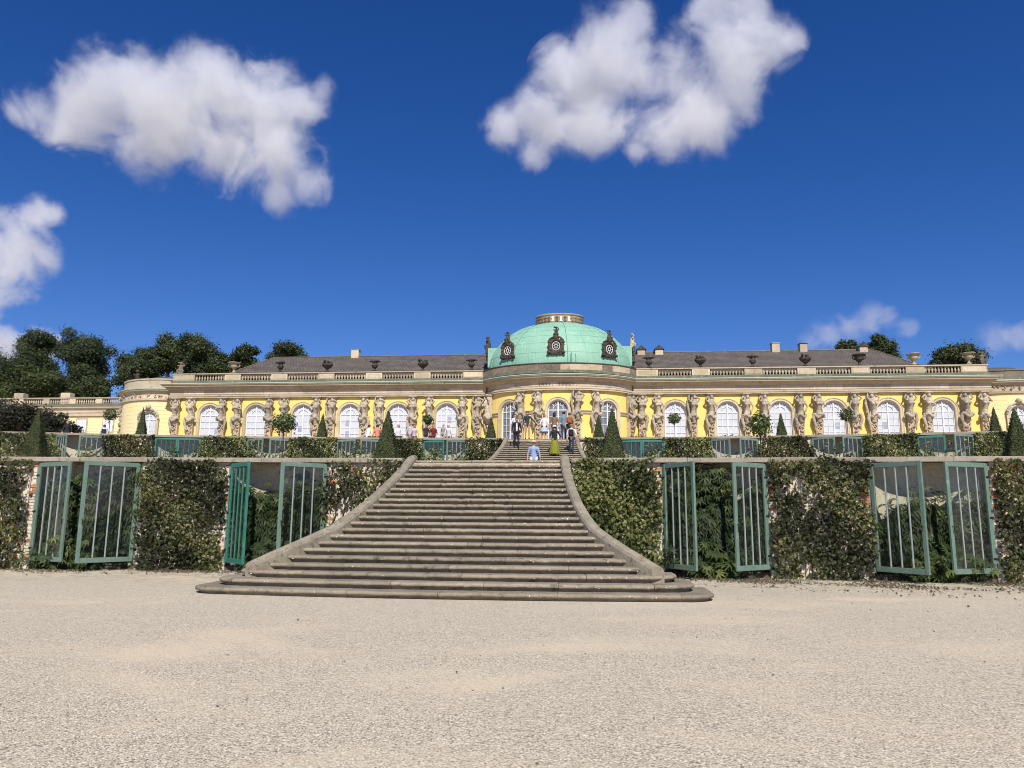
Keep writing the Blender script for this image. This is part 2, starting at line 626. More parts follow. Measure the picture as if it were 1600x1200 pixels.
M['citrus'] = leafmat('citrus_leaf', [(0, (.03, .055, .015)), (.5, (.055, .095, .022)), (1, (.15, .18, .05))], .4, .2, .5)
M['weed'] = leafmat('weed_blade', [(0, (.05, .05, .02)), (.6, (.09, .10, .04)), (1, (.20, .16, .08))])
M['pebble'] = leafmat('pebble', [(0, (.10, .095, .085)), (.15, (.32, .27, .22)), (.6, (.50, .43, .34)), (1, (.74, .70, .62))], .9, 0, .2)
M['litter'] = leafmat('litter', [(0, (.05, .045, .03)), (.6, (.13, .10, .06)), (1, (.28, .21, .12))], .9, .05)
# ------------------------------------------------------------------ leaves and other scattered stuff
QUAD = ([(-.42, 0, .14), (0, -.5, 0), (.42, 0, .14), (0, .5, -.06)], [(1, 2, 3), (3, 0, 1)])
_vl = [(0, -.30, .02), (.30, -.46, -.04), (.36, -.12, .07), (.56, .06, -.05), (.26, .20, .05), (0, .62, -.10),
       (-.26, .20, .05), (-.56, .06, -.05), (-.36, -.12, .07), (-.30, -.46, -.04)]
VINE = ([(0, 0, .10)] + _vl, [(0, 1 + i, 1 + (i + 1) % 10) for i in range(10)])
_pv, _pf = [], []
for _k in range(7):
    _a = R(-105 + 35 * _k)
    _l = 1.0 - .07 * abs(_k - 3)
    _d, _s = (math.sin(_a), math.cos(_a)), (math.cos(_a), -math.sin(_a))
    _n = len(_pv)
    _pv += [(0, 0, 0), (_d[0] * .45 * _l + _s[0] * .10, _d[1] * .45 * _l + _s[1] * .10, .05), (_d[0] * _l, _d[1] * _l, -.22),
            (_d[0] * .45 * _l - _s[0] * .10, _d[1] * .45 * _l - _s[1] * .10, .05)]
    _pf.append((_n, _n + 1, _n + 2, _n + 3))
PALM = (_pv, _pf)
BLADE = ([(-.06, 0, 0), (.06, 0, 0), (.02, 1, .25), (-.02, 1, .25)], [(0, 1, 2, 3)])
OCTA = ([(1, 0, 0), (-.8, .2, 0), (0, 1, .1), (.1, -.9, 0), (0, 0, .62), (0, 0, -.6)],
        [(0, 2, 4), (2, 1, 4), (1, 3, 4), (3, 0, 4), (2, 0, 5), (1, 2, 5), (3, 1, 5), (0, 3, 5)])


def scatter_mesh(name, P, Nn, size, shape, mat, tint, up=None):
    """one mesh of many small faces: P positions, Nn normals, size, tint per piece; up: preferred length direction"""
    P = np.asarray(P, float)
    n = len(P)
    Nn = np.asarray(Nn, float)
    Nn = Nn / np.maximum(np.linalg.norm(Nn, axis=1, keepdims=True), 1e-9)
    a = nrng.normal(size=(n, 3)) if up is None else np.asarray(up, float) + nrng.normal(size=(n, 3)) * .45
    B = a - (a * Nn).sum(1, keepdims=True) * Nn
    B /= np.maximum(np.linalg.norm(B, axis=1, keepdims=True), 1e-9)
    T = np.cross(B, Nn)
    sv = np.asarray(shape[0])
    k = len(sv)
    size = np.broadcast_to(np.asarray(size, float), (n,))
    V = P[:, None, :] + size[:, None, None] * (sv[None, :, 0:1] * T[:, None, :] + sv[None, :, 1:2] * B[:, None, :] + sv[None, :, 2:3] * Nn[:, None, :])
    V = V.reshape(-1, 3)
    fl = [len(f) for f in shape[1]]
    flat = np.concatenate([np.asarray(f) for f in shape[1]])
    loops = (flat[None, :] + (np.arange(n) * k)[:, None]).ravel()
    tot = np.tile(fl, n)
    st = np.concatenate([[0], np.cumsum(tot)[:-1]])
    me = bpy.data.meshes.new(name)
    me.vertices.add(len(V))
    me.vertices.foreach_set('co', V.astype(np.float32).ravel())
    me.loops.add(len(loops))
    me.loops.foreach_set('vertex_index', loops.astype(np.int32))
    me.polygons.add(len(tot))
    me.polygons.foreach_set('loop_start', st.astype(np.int32))
    me.polygons.foreach_set('loop_total', tot.astype(np.int32))
    at = me.attributes.new('tint', 'FLOAT', 'POINT')
    at.data.foreach_set('value', np.repeat(np.broadcast_to(tint, (n,)), k).astype(np.float32))
    me.materials.append(mat)
    me.update(calc_edges=True)
    return me


def scatter(name, P, Nn, size, shape, mat, tint, parent=None, up=None):
    return put(name, scatter_mesh(name, P, Nn, size, shape, mat, tint, up), parent)


# ------------------------------------------------------------------ ground and terraces
def sheet(name, mat, xs, front, back, z):
    mb = MB()
    n = len(xs)
    mb.v = [(x, front(x), z) for x in xs] + [(x, back(x), z) for x in xs]
    mb.f = [(i, i + 1, n + i + 1, n + i) for i in range(n - 1)]
    mb.m = [0] * (n - 1)
    o = mb.build(name, mat)
    return tag(o, kind='structure')


wy1 = lambda x: D1 - C1 * x * x
wy2 = lambda x: D2 - C2 * x * x
XS1 = [-40 + 2 * i for i in range(41)]
g = MB()
g.v = [(-3000, -1500, 0), (3000, -1500, 0), (3000, 6000, 0), (-3000, 6000, 0)]
g.f = [(0, 1, 2, 3)]
g.m = [0]
tag(g.build('gravel_ground', M['gravel']), 'pale sandy gravel forecourt', kind='structure')
sheet('terrace_ground', M['turf'], XS1, lambda x: wy1(x) + .3, lambda x: wy2(x) + .6, H - .02)
XS2 = [-40 + 2 * i for i in range(41)]
sheet('terrace_ground', M['turf'], XS2, lambda x: wy2(x) + .3, lambda x: 300, 2 * H - .02)
for s in (-1, 1):
    sheet('hill_ground', M['turf'], [s * 40, s * 400] if s > 0 else [-400, -40], lambda x: 37.6, lambda x: 300, 2 * H - .03)

# loose pebbles on the nearer gravel
n = 52000
X = nrng.uniform(-6.5, 12, n)
Y = 4.4 + 9.5 * nrng.uniform(0, 1, n) ** 1.5
patch = np.sin(X * .9 + 1.3 * np.sin(Y * .7)) + np.sin(Y * 1.1 - X * .35 + 2)
keep = nrng.uniform(-1.2, 2.6, n) < patch
X, Y = X[keep], Y[keep]
n = len(X)
sz = nrng.uniform(.003, .0075, n)
nn = np.stack([nrng.normal(size=n) * .4, nrng.normal(size=n) * .4, np.ones(n)], 1)
o = scatter('gravel', np.stack([X, Y, sz * .25], 1), nn, sz, OCTA, M['pebble'], nrng.uniform(0, 1, n))
tag(o, 'loose light pebbles strewn over the gravel forecourt', kind='stuff')

# dry leaves, twigs and weeds along the foot of the lower wall
P_, N_, S_, T_, LS_ = [], [], [], [], []
for i in range(13000):
    if i % 3:
        x = nrng.uniform(4.5, 15)
        y = wy1(x) - abs(nrng.normal()) * (.9 + .16 * max(0, x - 6)) - .15
    else:
        x = nrng.uniform(-14.5, -5.6)
        y = wy1(x) - abs(nrng.normal()) * .6 - .1
    if math.sin(x * 2.1) + math.sin(y * 3.3 + x) + nrng.normal() * .8 < .2:
        continue
    P_.append((x, y, .012))
    N_.append((nrng.normal() * .5, -.3 + nrng.normal() * .5, 1))
    S_.append(nrng.uniform(.02, .075))
    T_.append(nrng.uniform(0, .8))
for i in range(90):
    x = nrng.uniform(-3, 12)
    y = nrng.uniform(6, 17)
    if abs(x) < 5.3 and y > 13.8:
        continue
    P_.append((x, y, .012)); N_.append((nrng.normal() * .4, nrng.normal() * .4, 1)); S_.append(nrng.uniform(.02, .045)); T_.append(nrng.uniform(0, .5))
for i in range(520):        # larger stones kicked about
    x = nrng.uniform(-7, 13)
    y = 4.6 + 12 * nrng.uniform() ** 1.3
    if abs(x) < 5.4 and y > 13.6:
        continue
    LS_.append((x, y, .002))
tag(scatter('leaf_litter', P_, N_, S_, QUAD, M['litter'], np.array(T_)), 'dry leaf litter along the foot of the lower wall', kind='stuff')
n = len(LS_)
tag(scatter('loose_stones', LS_, np.stack([nrng.normal(size=n) * .3, nrng.normal(size=n) * .3, np.ones(n)], 1), nrng.uniform(.006, .017, n), OCTA, M['pebble'], nrng.uniform(0, 1, n) ** 1.6),
    'bigger loose stones dotted over the forecourt', kind='stuff')
P_, N_, S_, T_, U_ = [], [], [], [], []
for i in range(420):
    x = nrng.uniform(4.8, 15) if i % 4 else nrng.uniform(-14.5, -5.5)
    y = wy1(x) - abs(nrng.normal()) * .9 - .1
    if math.sin(x * 2.7) + math.sin(y * 2.9) < .2:
        continue
    for j in range(7):
        P_.append((x + nrng.normal() * .05, y + nrng.normal() * .05, .0))
        a = nrng.uniform(0, 6.28)
        N_.append((math.cos(a), math.sin(a), .3)); U_.append((math.cos(a) * .4, math.sin(a) * .4, .8))
        S_.append(nrng.uniform(.03, .11)); T_.append(nrng.uniform())
tag(scatter('weeds', P_, N_, S_, BLADE, M['weed'], np.array(T_), up=U_), 'low weeds sprouting from the gravel by the lower wall', kind='stuff')


# ------------------------------------------------------------------ clouds: lit volumes high above
def cloud(blobs, den, scale, thr, label, amp=2.6):
    bm = bmesh.new()
    for x, y, z, r in blobs:
        bmesh.ops.create_icosphere(bm, subdivisions=2, radius=r * 1.3, matrix=Matrix.Translation((x, y, z)))
    src = bpy.data.meshes.new('cloud_src')
    bm.to_mesh(src)
    bm.free()
    so = bpy.data.objects.new('cloud_src', src)
    COL.objects.link(so)
    md = so.modifiers.new('fuse', 'REMESH')
    md.mode = 'VOXEL'
    md.voxel_size = 16
    me = bpy.data.meshes.new_from_object(so.evaluated_get(bpy.context.evaluated_depsgraph_get()))
    bpy.data.objects.remove(so)
    mt = bpy.data.materials.new('cloud_vapour')
    mt.use_nodes = True
    N, K = mt.node_tree.nodes, mt.node_tree.links
    N.clear()
    out = N.new('ShaderNodeOutputMaterial')
    pv = N.new('ShaderNodeVolumePrincipled')
    pv.inputs['Color'].default_value = (.97, .98, 1, 1)
    pv.inputs['Anisotropy'].default_value = .2
    K.new(pv.outputs[0], out.inputs['Volume'])
    tc = N.new('ShaderNodeTexCoord')
    obj_ = tc.outputs['Object']
    w = noise(N, K, obj_, scale * .5, 2, .5)
    wv = N.new('ShaderNodeVectorMath'); wv.operation = 'SUBTRACT'
    K.new(w.outputs['Color'], wv.inputs[0]); wv.inputs[1].default_value = (.5, .5, .5)
    wm = N.new('ShaderNodeVectorMath'); wm.operation = 'MULTIPLY_ADD'
    K.new(wv.outputs[0], wm.inputs[0]); wm.inputs[1].default_value = (130, 130, 130); K.new(obj_, wm.inputs[2])
    nz = noise(N, K, wm.outputs[0], scale, 9, .68, .5)
    acc = None
    for x, y, z, r in blobs:
        d = N.new('ShaderNodeVectorMath'); d.operation = 'DISTANCE'
        K.new(wm.outputs[0], d.inputs[0]); d.inputs[1].default_value = (x, y, z)
        v = mth(N, K, 'MULTIPLY_ADD', d.outputs['Value'], -1 / r, 1.0)
        acc = v if acc is None else mth(N, K, 'SMOOTH_MAX', acc, v, .25)
    nf = noise(N, K, wm.outputs[0], scale * 3.6, 5, .7, .3)
    t = mth(N, K, 'ADD', acc, mth(N, K, 'MULTIPLY_ADD', nz.outputs['Fac'], amp * 1.15, -amp * 1.15 / 2 - thr))
    t = mth(N, K, 'ADD', t, mth(N, K, 'MULTIPLY_ADD', nf.outputs['Fac'], 1.1, -.55))
    t = mth(N, K, 'MULTIPLY', t, 1.45, None, True)
    t = mth(N, K, 'POWER', t, 1.7)
    # vapour thins out to nothing before it reaches the hull
    edge = mth(N, K, 'MULTIPLY_ADD', acc, 4.5, 1.1, True)
    K.new(mth(N, K, 'MULTIPLY', mth(N, K, 'MULTIPLY', t, edge), den), pv.inputs['Density'])
    me.name = 'cloud'
    me.materials.clear()
    me.materials.append(mt)
    return tag(put('cloud', me), label, 'cloud', 'white clouds in the blue sky')


CLOUDS = [  # blob centres and sizes chosen in image pixels, then converted to world units
    ([[-1178, 1921, 1153, 175], [-1373, 1958, 1215, 152], [-1538, 2039, 1196, 128], [-1667, 2007, 1237, 83], [-1043, 1922, 1148, 174],
      [-920, 1989, 1149, 159], [-809, 1998, 1179, 94], [-1090, 1967, 1288, 91], [-1295, 2031, 1096, 126], [-1024, 1942, 1019, 137],
      [-870, 1984, 1004, 139], [-787, 2001, 931, 70], [-869, 1994, 911, 74], [-755, 2004, 1231, 42], [-1362, 2018, 1346, 75], [-1747, 2018, 1216, 40]],
     .0175, .0062, .0, 'broad white cumulus cloud high above the left wing', 2.7),
    ([[86, 1965, 1262, 143], [-22, 2020, 1223, 125], [-115, 2023, 1120, 106], [-230, 1983, 1084, 72], [132, 1960, 1364, 72], [274, 2076, 1241, 149],
      [384, 1972, 1239, 124], [490, 1978, 1286, 106], [582, 2024, 1331, 54], [332, 2011, 1101, 116], [215, 1997, 1032, 85], [154, 2015, 997, 50],
      [30, 1943, 1059, 105], [-141, 2013, 1018, 58], [435, 1987, 1160, 88], [353, 1967, 1375, 71], [486, 2012, 1419, 69]],
     .0155, .006, -.08, 'large torn white cloud high above the dome, cut by the top edge', 2.7),
    ([[-1711, 2057, 763, 128], [-1706, 1965, 673, 111], [-1603, 2010, 854, 76], [-1537, 1989, 853, 49], [-1729, 2014, 859, 54],
      [-1545, 2013, 724, 53], [-1796, 1966, 734, 112]], .0155, .0064, .0, 'ragged cloud cut by the left edge, lower than the broad one', 2.7),
    ([[999, 3232, 748, 81], [1098, 3213, 783, 69], [1192, 3215, 823, 69], [1257, 3221, 823, 53], [1320, 3196, 774, 47], [928, 3217, 718, 53]],
     .006, .006, -.1, 'thin slanting wisp of cloud just above the right roof', 2.4),
    ([[1684, 3237, 724, 79], [1723, 3169, 721, 62], [1831, 3234, 721, 78]], .006, .006, -.1, 'faint low cloud at the right edge', 2.2),
    ([[-2657, 3186, 736, 118], [-2508, 3198, 737, 100], [-2419, 3179, 761, 53], [-2859, 3232, 765, 150]], .020, .006, -.1,
     'bright low cloud behind the tall trees at the left edge', 2.2),
]
for c_ in CLOUDS:
    cloud(*c_)
# ------------------------------------------------------------------ staircases
STEPS = 22
RISE = H / STEPS


def step_y(k):
    return {1: 14.25, 2: 14.62, 3: 14.97}.get(k, 15.27 + .307 * (k - 4))


CHEEK = [  # inner x, outer x, y, top z
    (3.90, 4.20, 15.24, .58), (3.60, 3.90, 15.52, .76), (3.28, 3.59, 15.88, .94), (2.98, 3.30, 16.30, 1.12), (2.70, 3.03, 16.80, 1.31),
    (2.52, 2.85, 17.30, 1.54), (2.34, 2.66, 18.0, 1.85), (2.20, 2.52, 18.7, 2.17), (2.09, 2.41, 19.4, 2.48), (2.00, 2.32, 20.1, 2.80), (1.95, 2.27, 20.75, 3.12), (1.94, 2.26, 20.98, 3.17)]


CHEEK = [(a + .05, b - .02, y, z) for a, b, y, z in CHEEK]


def cheek_inner(y):
    for a, b in zip(CHEEK, CHEEK[1:]):
        if y <= b[2]:
            t = (y - a[2]) / (b[2] - a[2])
            return a[0] + (b[0] - a[0]) * max(t, -.5)
    return CHEEK[-1][0]


NOSE = [(0, .0), (.045, -.003), (.022, -.010), (.006, -.024), (0, -.042), (.004, -.061), (.018, -.076), (.045, -.085), (.075, -.089)]


def step_prof(depth, ztop, thick=RISE):
    """d is measured inward as negative: outward normal faces the viewer"""
    p = [(-depth, ztop), (-.075, ztop)]
    p += [(-a, ztop + b) for a, b in NOSE[1:9]]
    p += [(-.088, ztop - .096), (-.092, ztop - thick - .006), (-depth, ztop - thick - .006)]
    return p


def path_step(k):
    """front line of a step as (pos, outward normal) from left to right"""
    y0 = step_y(k)
    fr = []
    if k <= 3:
        w = {1: 5.08, 2: 4.76, 3: 4.46}[k]
        r = .62
        curv = .013
        pts = []
        yb = 16.2
        for i in range(4):
            pts.append((-w, yb - (yb - (y0 + curv * w * w + r)) * i / 4))
        yf = lambda x: y0 + curv * x * x
        yc = yf(w - r) + r
        for i in range(9):
            a = PI + (PI / 2) * i / 8
            pts.append((-(w - r) + r * math.cos(a), yc + r * math.sin(a)))
        m = 24
        for i in range(1, m):
            x = -(w - r) + 2 * (w - r) * i / m
            pts.append((x, yf(x)))
        pts += [(-x, y) for x, y in reversed(pts[:13])]
    else:
        w = cheek_inner(y0 + .15) + .10
        curv = .013 * max(0, 1 - (k - 3) / 9)
        pts = [(-w + 2 * w * i / 20, y0 + curv * (-w + 2 * w * i / 20) ** 2) for i in range(21)]
    for i, p in enumerate(pts):
        a, b = pts[max(i - 1, 0)], pts[min(i + 1, len(pts) - 1)]
        tx, ty = b[0] - a[0], b[1] - a[1]
        l = math.hypot(tx, ty)
        fr.append((p, (ty / l, -tx / l)))
    return fr


def cut(fr, s0, s1):
    """piece of a path between arc lengths"""
    acc = [0]
    for a, b in zip(fr, fr[1:]):
        acc.append(acc[-1] + math.hypot(b[0][0] - a[0][0], b[0][1] - a[0][1]))

    def at(s):
        for i in range(len(fr) - 1):
            if s <= acc[i + 1] + 1e-9:
                t = (s - acc[i]) / max(acc[i + 1] - acc[i], 1e-9)
                p = tuple(fr[i][0][j] + (fr[i + 1][0][j] - fr[i][0][j]) * t for j in (0, 1))
                q = tuple(fr[i][1][j] + (fr[i + 1][1][j] - fr[i][1][j]) * t for j in (0, 1))
                return (p, q)
        return fr[-1]
    return [at(s0)] + [f for f, a in zip(fr, acc) if s0 + .01 < a < s1 - .01] + [at(s1)]


def path_len(fr):
    return sum(math.hypot(b[0][0] - a[0][0], b[0][1] - a[0][1]) for a, b in zip(fr, fr[1:]))


stair = empty('stone_staircase', (0, 14.3, 0))
OFF = (0, 14.3, 0)
sr = random.Random(11)
for k in range(1, STEPS + 1):
    fr = [((p[0], p[1] - OFF[1]), q) for p, q in path_step(k)]
    L = path_len(fr)
    nst = max(2, round(L / sr.uniform(1.7, 2.6)))
    cuts = [0] + [L * (i + sr.uniform(-.22, .22)) / nst for i in range(1, nst)] + [L]
    dep = .62 if k <= 3 else .46
    for a, b in zip(cuts, cuts[1:]):
        mb = MB()
        dz = sr.uniform(-.004, .004)
        dd = sr.uniform(-.006, .006)
        pr = [(d + dd, z + dz) for d, z in step_prof(dep, k * RISE)]
        rows = cut(fr, a + .004, b - .004)
        ex = []
        for (p_, q_), (p2, q2) in zip(rows, rows[1:]):       # finer stations so that the worn nose can wander
            for t_ in (0, .33, .67):
                ex.append((tuple(p_[i] + (p2[i] - p_[i]) * t_ for i in (0, 1)), tuple(q_[i] + (q2[i] - q_[i]) * t_ for i in (0, 1))))
        ex.append(rows[-1])
        mb.sweep(pr, ex)
        m_ = len(pr)
        for si in range(len(ex)):
            wz, wd = sr.gauss(0, .0022), sr.gauss(0, .004)
            if sr.random() < .035:
                wz -= .012; wd += .018
            for j in range(1, m_ - 3):
                x_, y_, z_ = mb.v[si * m_ + j]
                mb.v[si * m_ + j] = (x_ - ex[si][1][0] * wd, y_ - ex[si][1][1] * wd, z_ + wz)
        mb.build('step_stone', M['step'], stair)
# bedding under the treads
mb = MB()
for k in range(1, STEPS + 1):
    y0 = step_y(k) + (.24 if k > 3 else .45) - OFF[1]
    w = (cheek_inner(step_y(k) + .1) + .14) if k > 3 else {1: 4.55, 2: 4.2, 3: 3.9}[k]
    mb.box(-w, w, y0, 7.0 if k > 3 else 2.2, (k - 1) * RISE - .02 if k > 1 else -.1, k * RISE - .03)
mb.build('stair_bed', M['core'], stair)
# curved cheek walls in four stones each
for s in (-1, 1):
    seg = [(0, 3), (3, 6), (6, 8), (8, 11)]
    for a, b in seg:
        mb = MB()
        vs, fs = [], []
        rows = []
        for i in range(a, b + 1):
            xi, xo, y, z = CHEEK[i]
            y += (.004 if i == a else -.004 if i == b else 0)
            rows.append((xi, xo, y - OFF[1], z))
        for xi, xo, y, z in rows:
            ring = [(xi, -.05), (xi, z - .07), (xi + .03, z - .015), (xi + .09, z), (xo - .09, z), (xo - .03, z - .02), (xo, z - .08), (xo, -.05)]
            vs += [(s * x, y, zz) for x, zz in ring]
        m = 8
        for i in range(len(rows) - 1):
            for j in range(m):
                q = (j + 1) % m
                fs.append((i * m + j, i * m + q, (i + 1) * m + q, (i + 1) * m + j))
        fs.append(tuple(range(m)))
        fs.append(tuple((len(rows) - 1) * m + j for j in range(m)))
        mb.add(vs, fs)
        mb.build('cheek_stone', M['cheek'], stair, smooth=False)
tag(stair, 'wide flared sandstone staircase rising from the gravel to the first terrace', 'staircase', 'garden staircases')
stair2 = copy_tree(stair)
stair2.location = (0, 14.3 + D2 - D1, H)
tag(stair2, 'distant upper sandstone staircase with visitors, leading to the palace terrace', 'staircase', 'garden staircases')

# white lichen flecks and petals on the treads
P_, N_, S_, T_ = [], [], [], []
for i in range(700):
    k = int(nrng.integers(1, 23))
    w = cheek_inner(step_y(k)) if k > 3 else 4.3
    x = nrng.uniform(-w, w) if nrng.uniform() < .3 else w * (1 - abs(nrng.normal()) * .28) * (1 if nrng.uniform() < .75 else -1)
    if abs(x) > w - .05:
        continue
    curv = .013 if k <= 3 else .013 * max(0, 1 - (k - 3) / 9)
    y = step_y(k) + curv * x * x
    if nrng.uniform() < .6:
        P_.append((x, y + nrng.uniform(.04, .28), k * RISE + .006)); N_.append((0, 0, 1))
    else:
        P_.append((x, y - .009, k * RISE - .045 + nrng.normal() * .012)); N_.append((0, -1, .1))
    S_.append(nrng.uniform(.012, .034)); T_.append(nrng.uniform(.9, 1))
tag(scatter('lichen_flecks', P_, N_, S_, QUAD, M['pebble'], np.array(T_)), 'small white flecks scattered on the steps of the near staircase', kind='stuff')


# ------------------------------------------------------------------ terrace walls with niches and glazed doors
BRICK = MB().bbox(-.12, .12, -.05, .05, -.034, .034, .004).mesh('brick', M['brick'])
_doorcache = {}
DOOR_Z0, DOOR_Z1 = .22, 2.90


def door_meshes(w, s, mat):
    key = (round(w, 2), s, mat.name)
    if key in _doorcache:
        return _doorcache[key]
    h0, h1 = DOOR_Z0, DOOR_Z1
    fr = MB()
    X = lambda a, b: (min(s * a, s * b), max(s * a, s * b))
    fr.bbox(*X(0, .10), -.03, .03, h0, h1, .006)
    fr.bbox(*X(w - .10, w), -.03, .03, h0, h1, .006)
    fr.bbox(*X(.102, w - .102), -.026, .026, h0, h0 + .13, .006)
    fr.bbox(*X(.102, w - .102), -.026, .026, h1 - .12, h1, .006)
    bars, panes = [], []
    inner = w - .20
    for i in range(1, 4):
        x = .10 + inner * i / 4
        bars.append(MB().bbox(*X(x - .017, x + .017), -.02, .02, h0 + .132, h1 - .122, .006))
    for i in range(4):
        a = .10 + inner * i / 4 + (.019 if i else .002)
        b = .10 + inner * (i + 1) / 4 - (.019 if i < 3 else .002)
        pm = MB()
        z = h0 + .135
        n = 4
        hh = (h1 - .125 - z) / n
        for j in range(n):
            pm.box(*X(a, b), -.004, .004, z + hh * j + .003, z + hh * (j + 1) - .003)
        panes.append(pm)
    hinges = [MB().bbox(*X(-.05, .09), -.045, -.032, z - .02, z + .02, .003) for z in (h0 + .35, (h0 + h1) / 2, h1 - .35)]
    handle = MB().tube([(s * (w - .06), -.03, 1.35), (s * (w - .06), -.075, 1.35), (s * (w - .06), -.075, 1.22)], .012, 6)
    def mk(mb, n, m):
        me = mb.mesh(n, m); mb.fix(me); return me
    out = (mk(fr, 'frame', mat), [mk(b, 'bar', M['bar'] if mat is M['door_sheen'] else mat) for b in bars], [mk(b, 'pane', M['doorglass']) for b in panes],
           [mk(b, 'hinge', M['iron']) for b in hinges], mk(handle, 'handle', M['iron']))
    _doorcache[key] = out
    return out


def door(loc, rz, w, s, mat, label, near=True):
    e = empty('glazed_door', loc, rz)
    fr, bars, panes, hinges, handle = door_meshes(w, s, mat)
    put('frame', fr, e)
    for b in bars:
        put('bar', b, e)
    for b in panes:
        put('pane', b, e)
    if near:
        for b in hinges:
            put('hinge', b, e)
        put('handle', handle, e)
    return tag(e, label, 'door', 'glazed greenhouse doors of the terrace walls', 'thing')


def build_wall(d, c, z0, niches, xmax, label, near):
    root = empty('terrace_wall', (0, d, z0))
    tag(root, label, 'wall', 'terrace retaining walls', 'thing')
    wr = random.Random(3 if near else 4)
    Yl = lambda x: -c * x * x
    ang = lambda x: math.atan(-2 * c * x)
    edges = []
    for cx, hw in niches:
        edges += [cx - hw, cx + hw]
    edges = [-xmax] + edges + [xmax]
    piers = [(edges[i], edges[i + 1]) for i in range(0, len(edges), 2)]
    for a, b in piers:
        # the wall body, cut in short straight lengths along the curve
        n = max(1, round((b - a) / 2.6))
        for i in range(n):
            p, q = a + (b - a) * i / n, a + (b - a) * (i + 1) / n
            m = (p + q) / 2
            w = (q - p) / 2 / math.cos(ang(m)) + .002
            MB().box(-w, w, 0, 1.35, -.1, H - .105).build('wall_panel', M['plaster'], root, loc=(m, Yl(m), 0), rz=ang(m))
        if near:
            for e, s in ((a, 1), (b, -1)):
                if abs(e) > 14:
                    continue
                for k in range(33):
                    z = .16 + k * .0835
                    if wr.random() < .18 + (.25 if z < 1.2 else 0):
                        continue
                    xo = e + s * (.125 if k % 2 else .065)
                    o = put('brick', BRICK, root, (xo, Yl(xo) + .032 + wr.uniform(-.006, .008), z), (0, 0, ang(xo)), (.98 if k % 2 else .5, 1, 1))
                    red = wr.random() < (.62 if z > 1.5 else .18) * (1 if e > 0 else .45)
                    if not red:
                        slot(o, M['limebrick'])
    for cx, hw in niches:
        a = ang(cx)
        y = Yl(cx)
        # apse: half-ellipse in plan
        mb = MB()
        n = 18
        dep = .72
        ring = [(-hw * math.cos(PI * i / n), dep * math.sin(PI * i / n)) for i in range(n + 1)]
        for i in range(n):
            (x0, y0), (x1, y1) = ring[i], ring[i + 1]
            mb.add([(x0, y0, 0), (x1, y1, 0), (x1, y1, H - .11), (x0, y0, H - .11)], [(0, 1, 2, 3)])
        mb.build('niche_back', M['niche'], root, smooth=True, loc=(cx, y, 0), rz=a, fix=False)
        mb = MB()
        mb.add([(x, yy, H - .112) for x, yy in ring], [tuple(range(n + 1))])
        mb.build('niche_vault', M['niche'], root, loc=(cx, y, 0), rz=a, fix=False)
        mb = MB()
        mb.add([(x * .998, yy * .998, .12) for x, yy in ring], [tuple(range(n + 1))])
        mb.build('niche_floor', M['soil'], root, loc=(cx, y, 0), rz=a, fix=False)
        MB().bbox(-hw + .01, hw - .01, .03, .22, -.05, .15, .03).build('niche_sill', M['core'], root, loc=(cx, y, 0), rz=a)
        for s in (-1, 1):
            MB().bbox(s * hw - .035, s * hw + .035, -.02, .06, .15, H - .115, .006).build('door_post', M['door_sheen'], root, loc=(cx, y, 0), rz=a)
    # coping stones, none across the stairs
    x = -xmax
    while x < xmax:
        nx = min(xmax, x + wr.uniform(2.0, 2.7))
        for (p, q) in ((x, min(nx, -2.3)), (max(x, 2.3), nx)):
            if q - p < .12:
                continue
            m = (p + q) / 2
            w = (q - p) / 2 / math.cos(ang(m)) - .004
            MB().bbox(-w, w, -.13 + wr.uniform(-.008, .008), .62, H - .1, H + .035 + wr.uniform(-.004, .004), .014).build('coping_stone', M['coping'], root, loc=(m, Yl(m), 0), rz=ang(m))
        x = nx
    return root


ORD = ['first', 'second', 'third', 'fourth', 'fifth', 'sixth', 'seventh', 'eighth']


def doors_of(d, c, z0, niches, spec, wallname, near):
    for (cx, hw), (pl, ml, pr, mr) in zip(niches, spec):
        a = math.atan(-2 * c * cx)
        y = d - c * cx * cx
        side = 'left' if cx < 0 else 'right'
        i = sorted([abs(q[0]) for q in niches if q[0] * cx > 0]).index(abs(cx))
        w = hw - .05
        for s, ph, mt in ((1, pl, ml), (-1, pr, mr)):
            hx = cx - s * (hw - .045) * math.cos(a)
            hy = y - s * (hw - .045) * math.sin(a) - .035
            how = 'closed' if ph < 8 else 'standing ajar' if ph < 35 else 'wide open'
            colr = 'teal' if mt is M['door_teal'] else 'sheen-paled green'
            lab = f"{colr} barred glass door {how}, {'left' if s > 0 else 'right'} leaf of {ORD[i]} niche {side} of {wallname}"
            door((hx, hy, z0), a - s * R(ph), w, s, mt, lab, near)


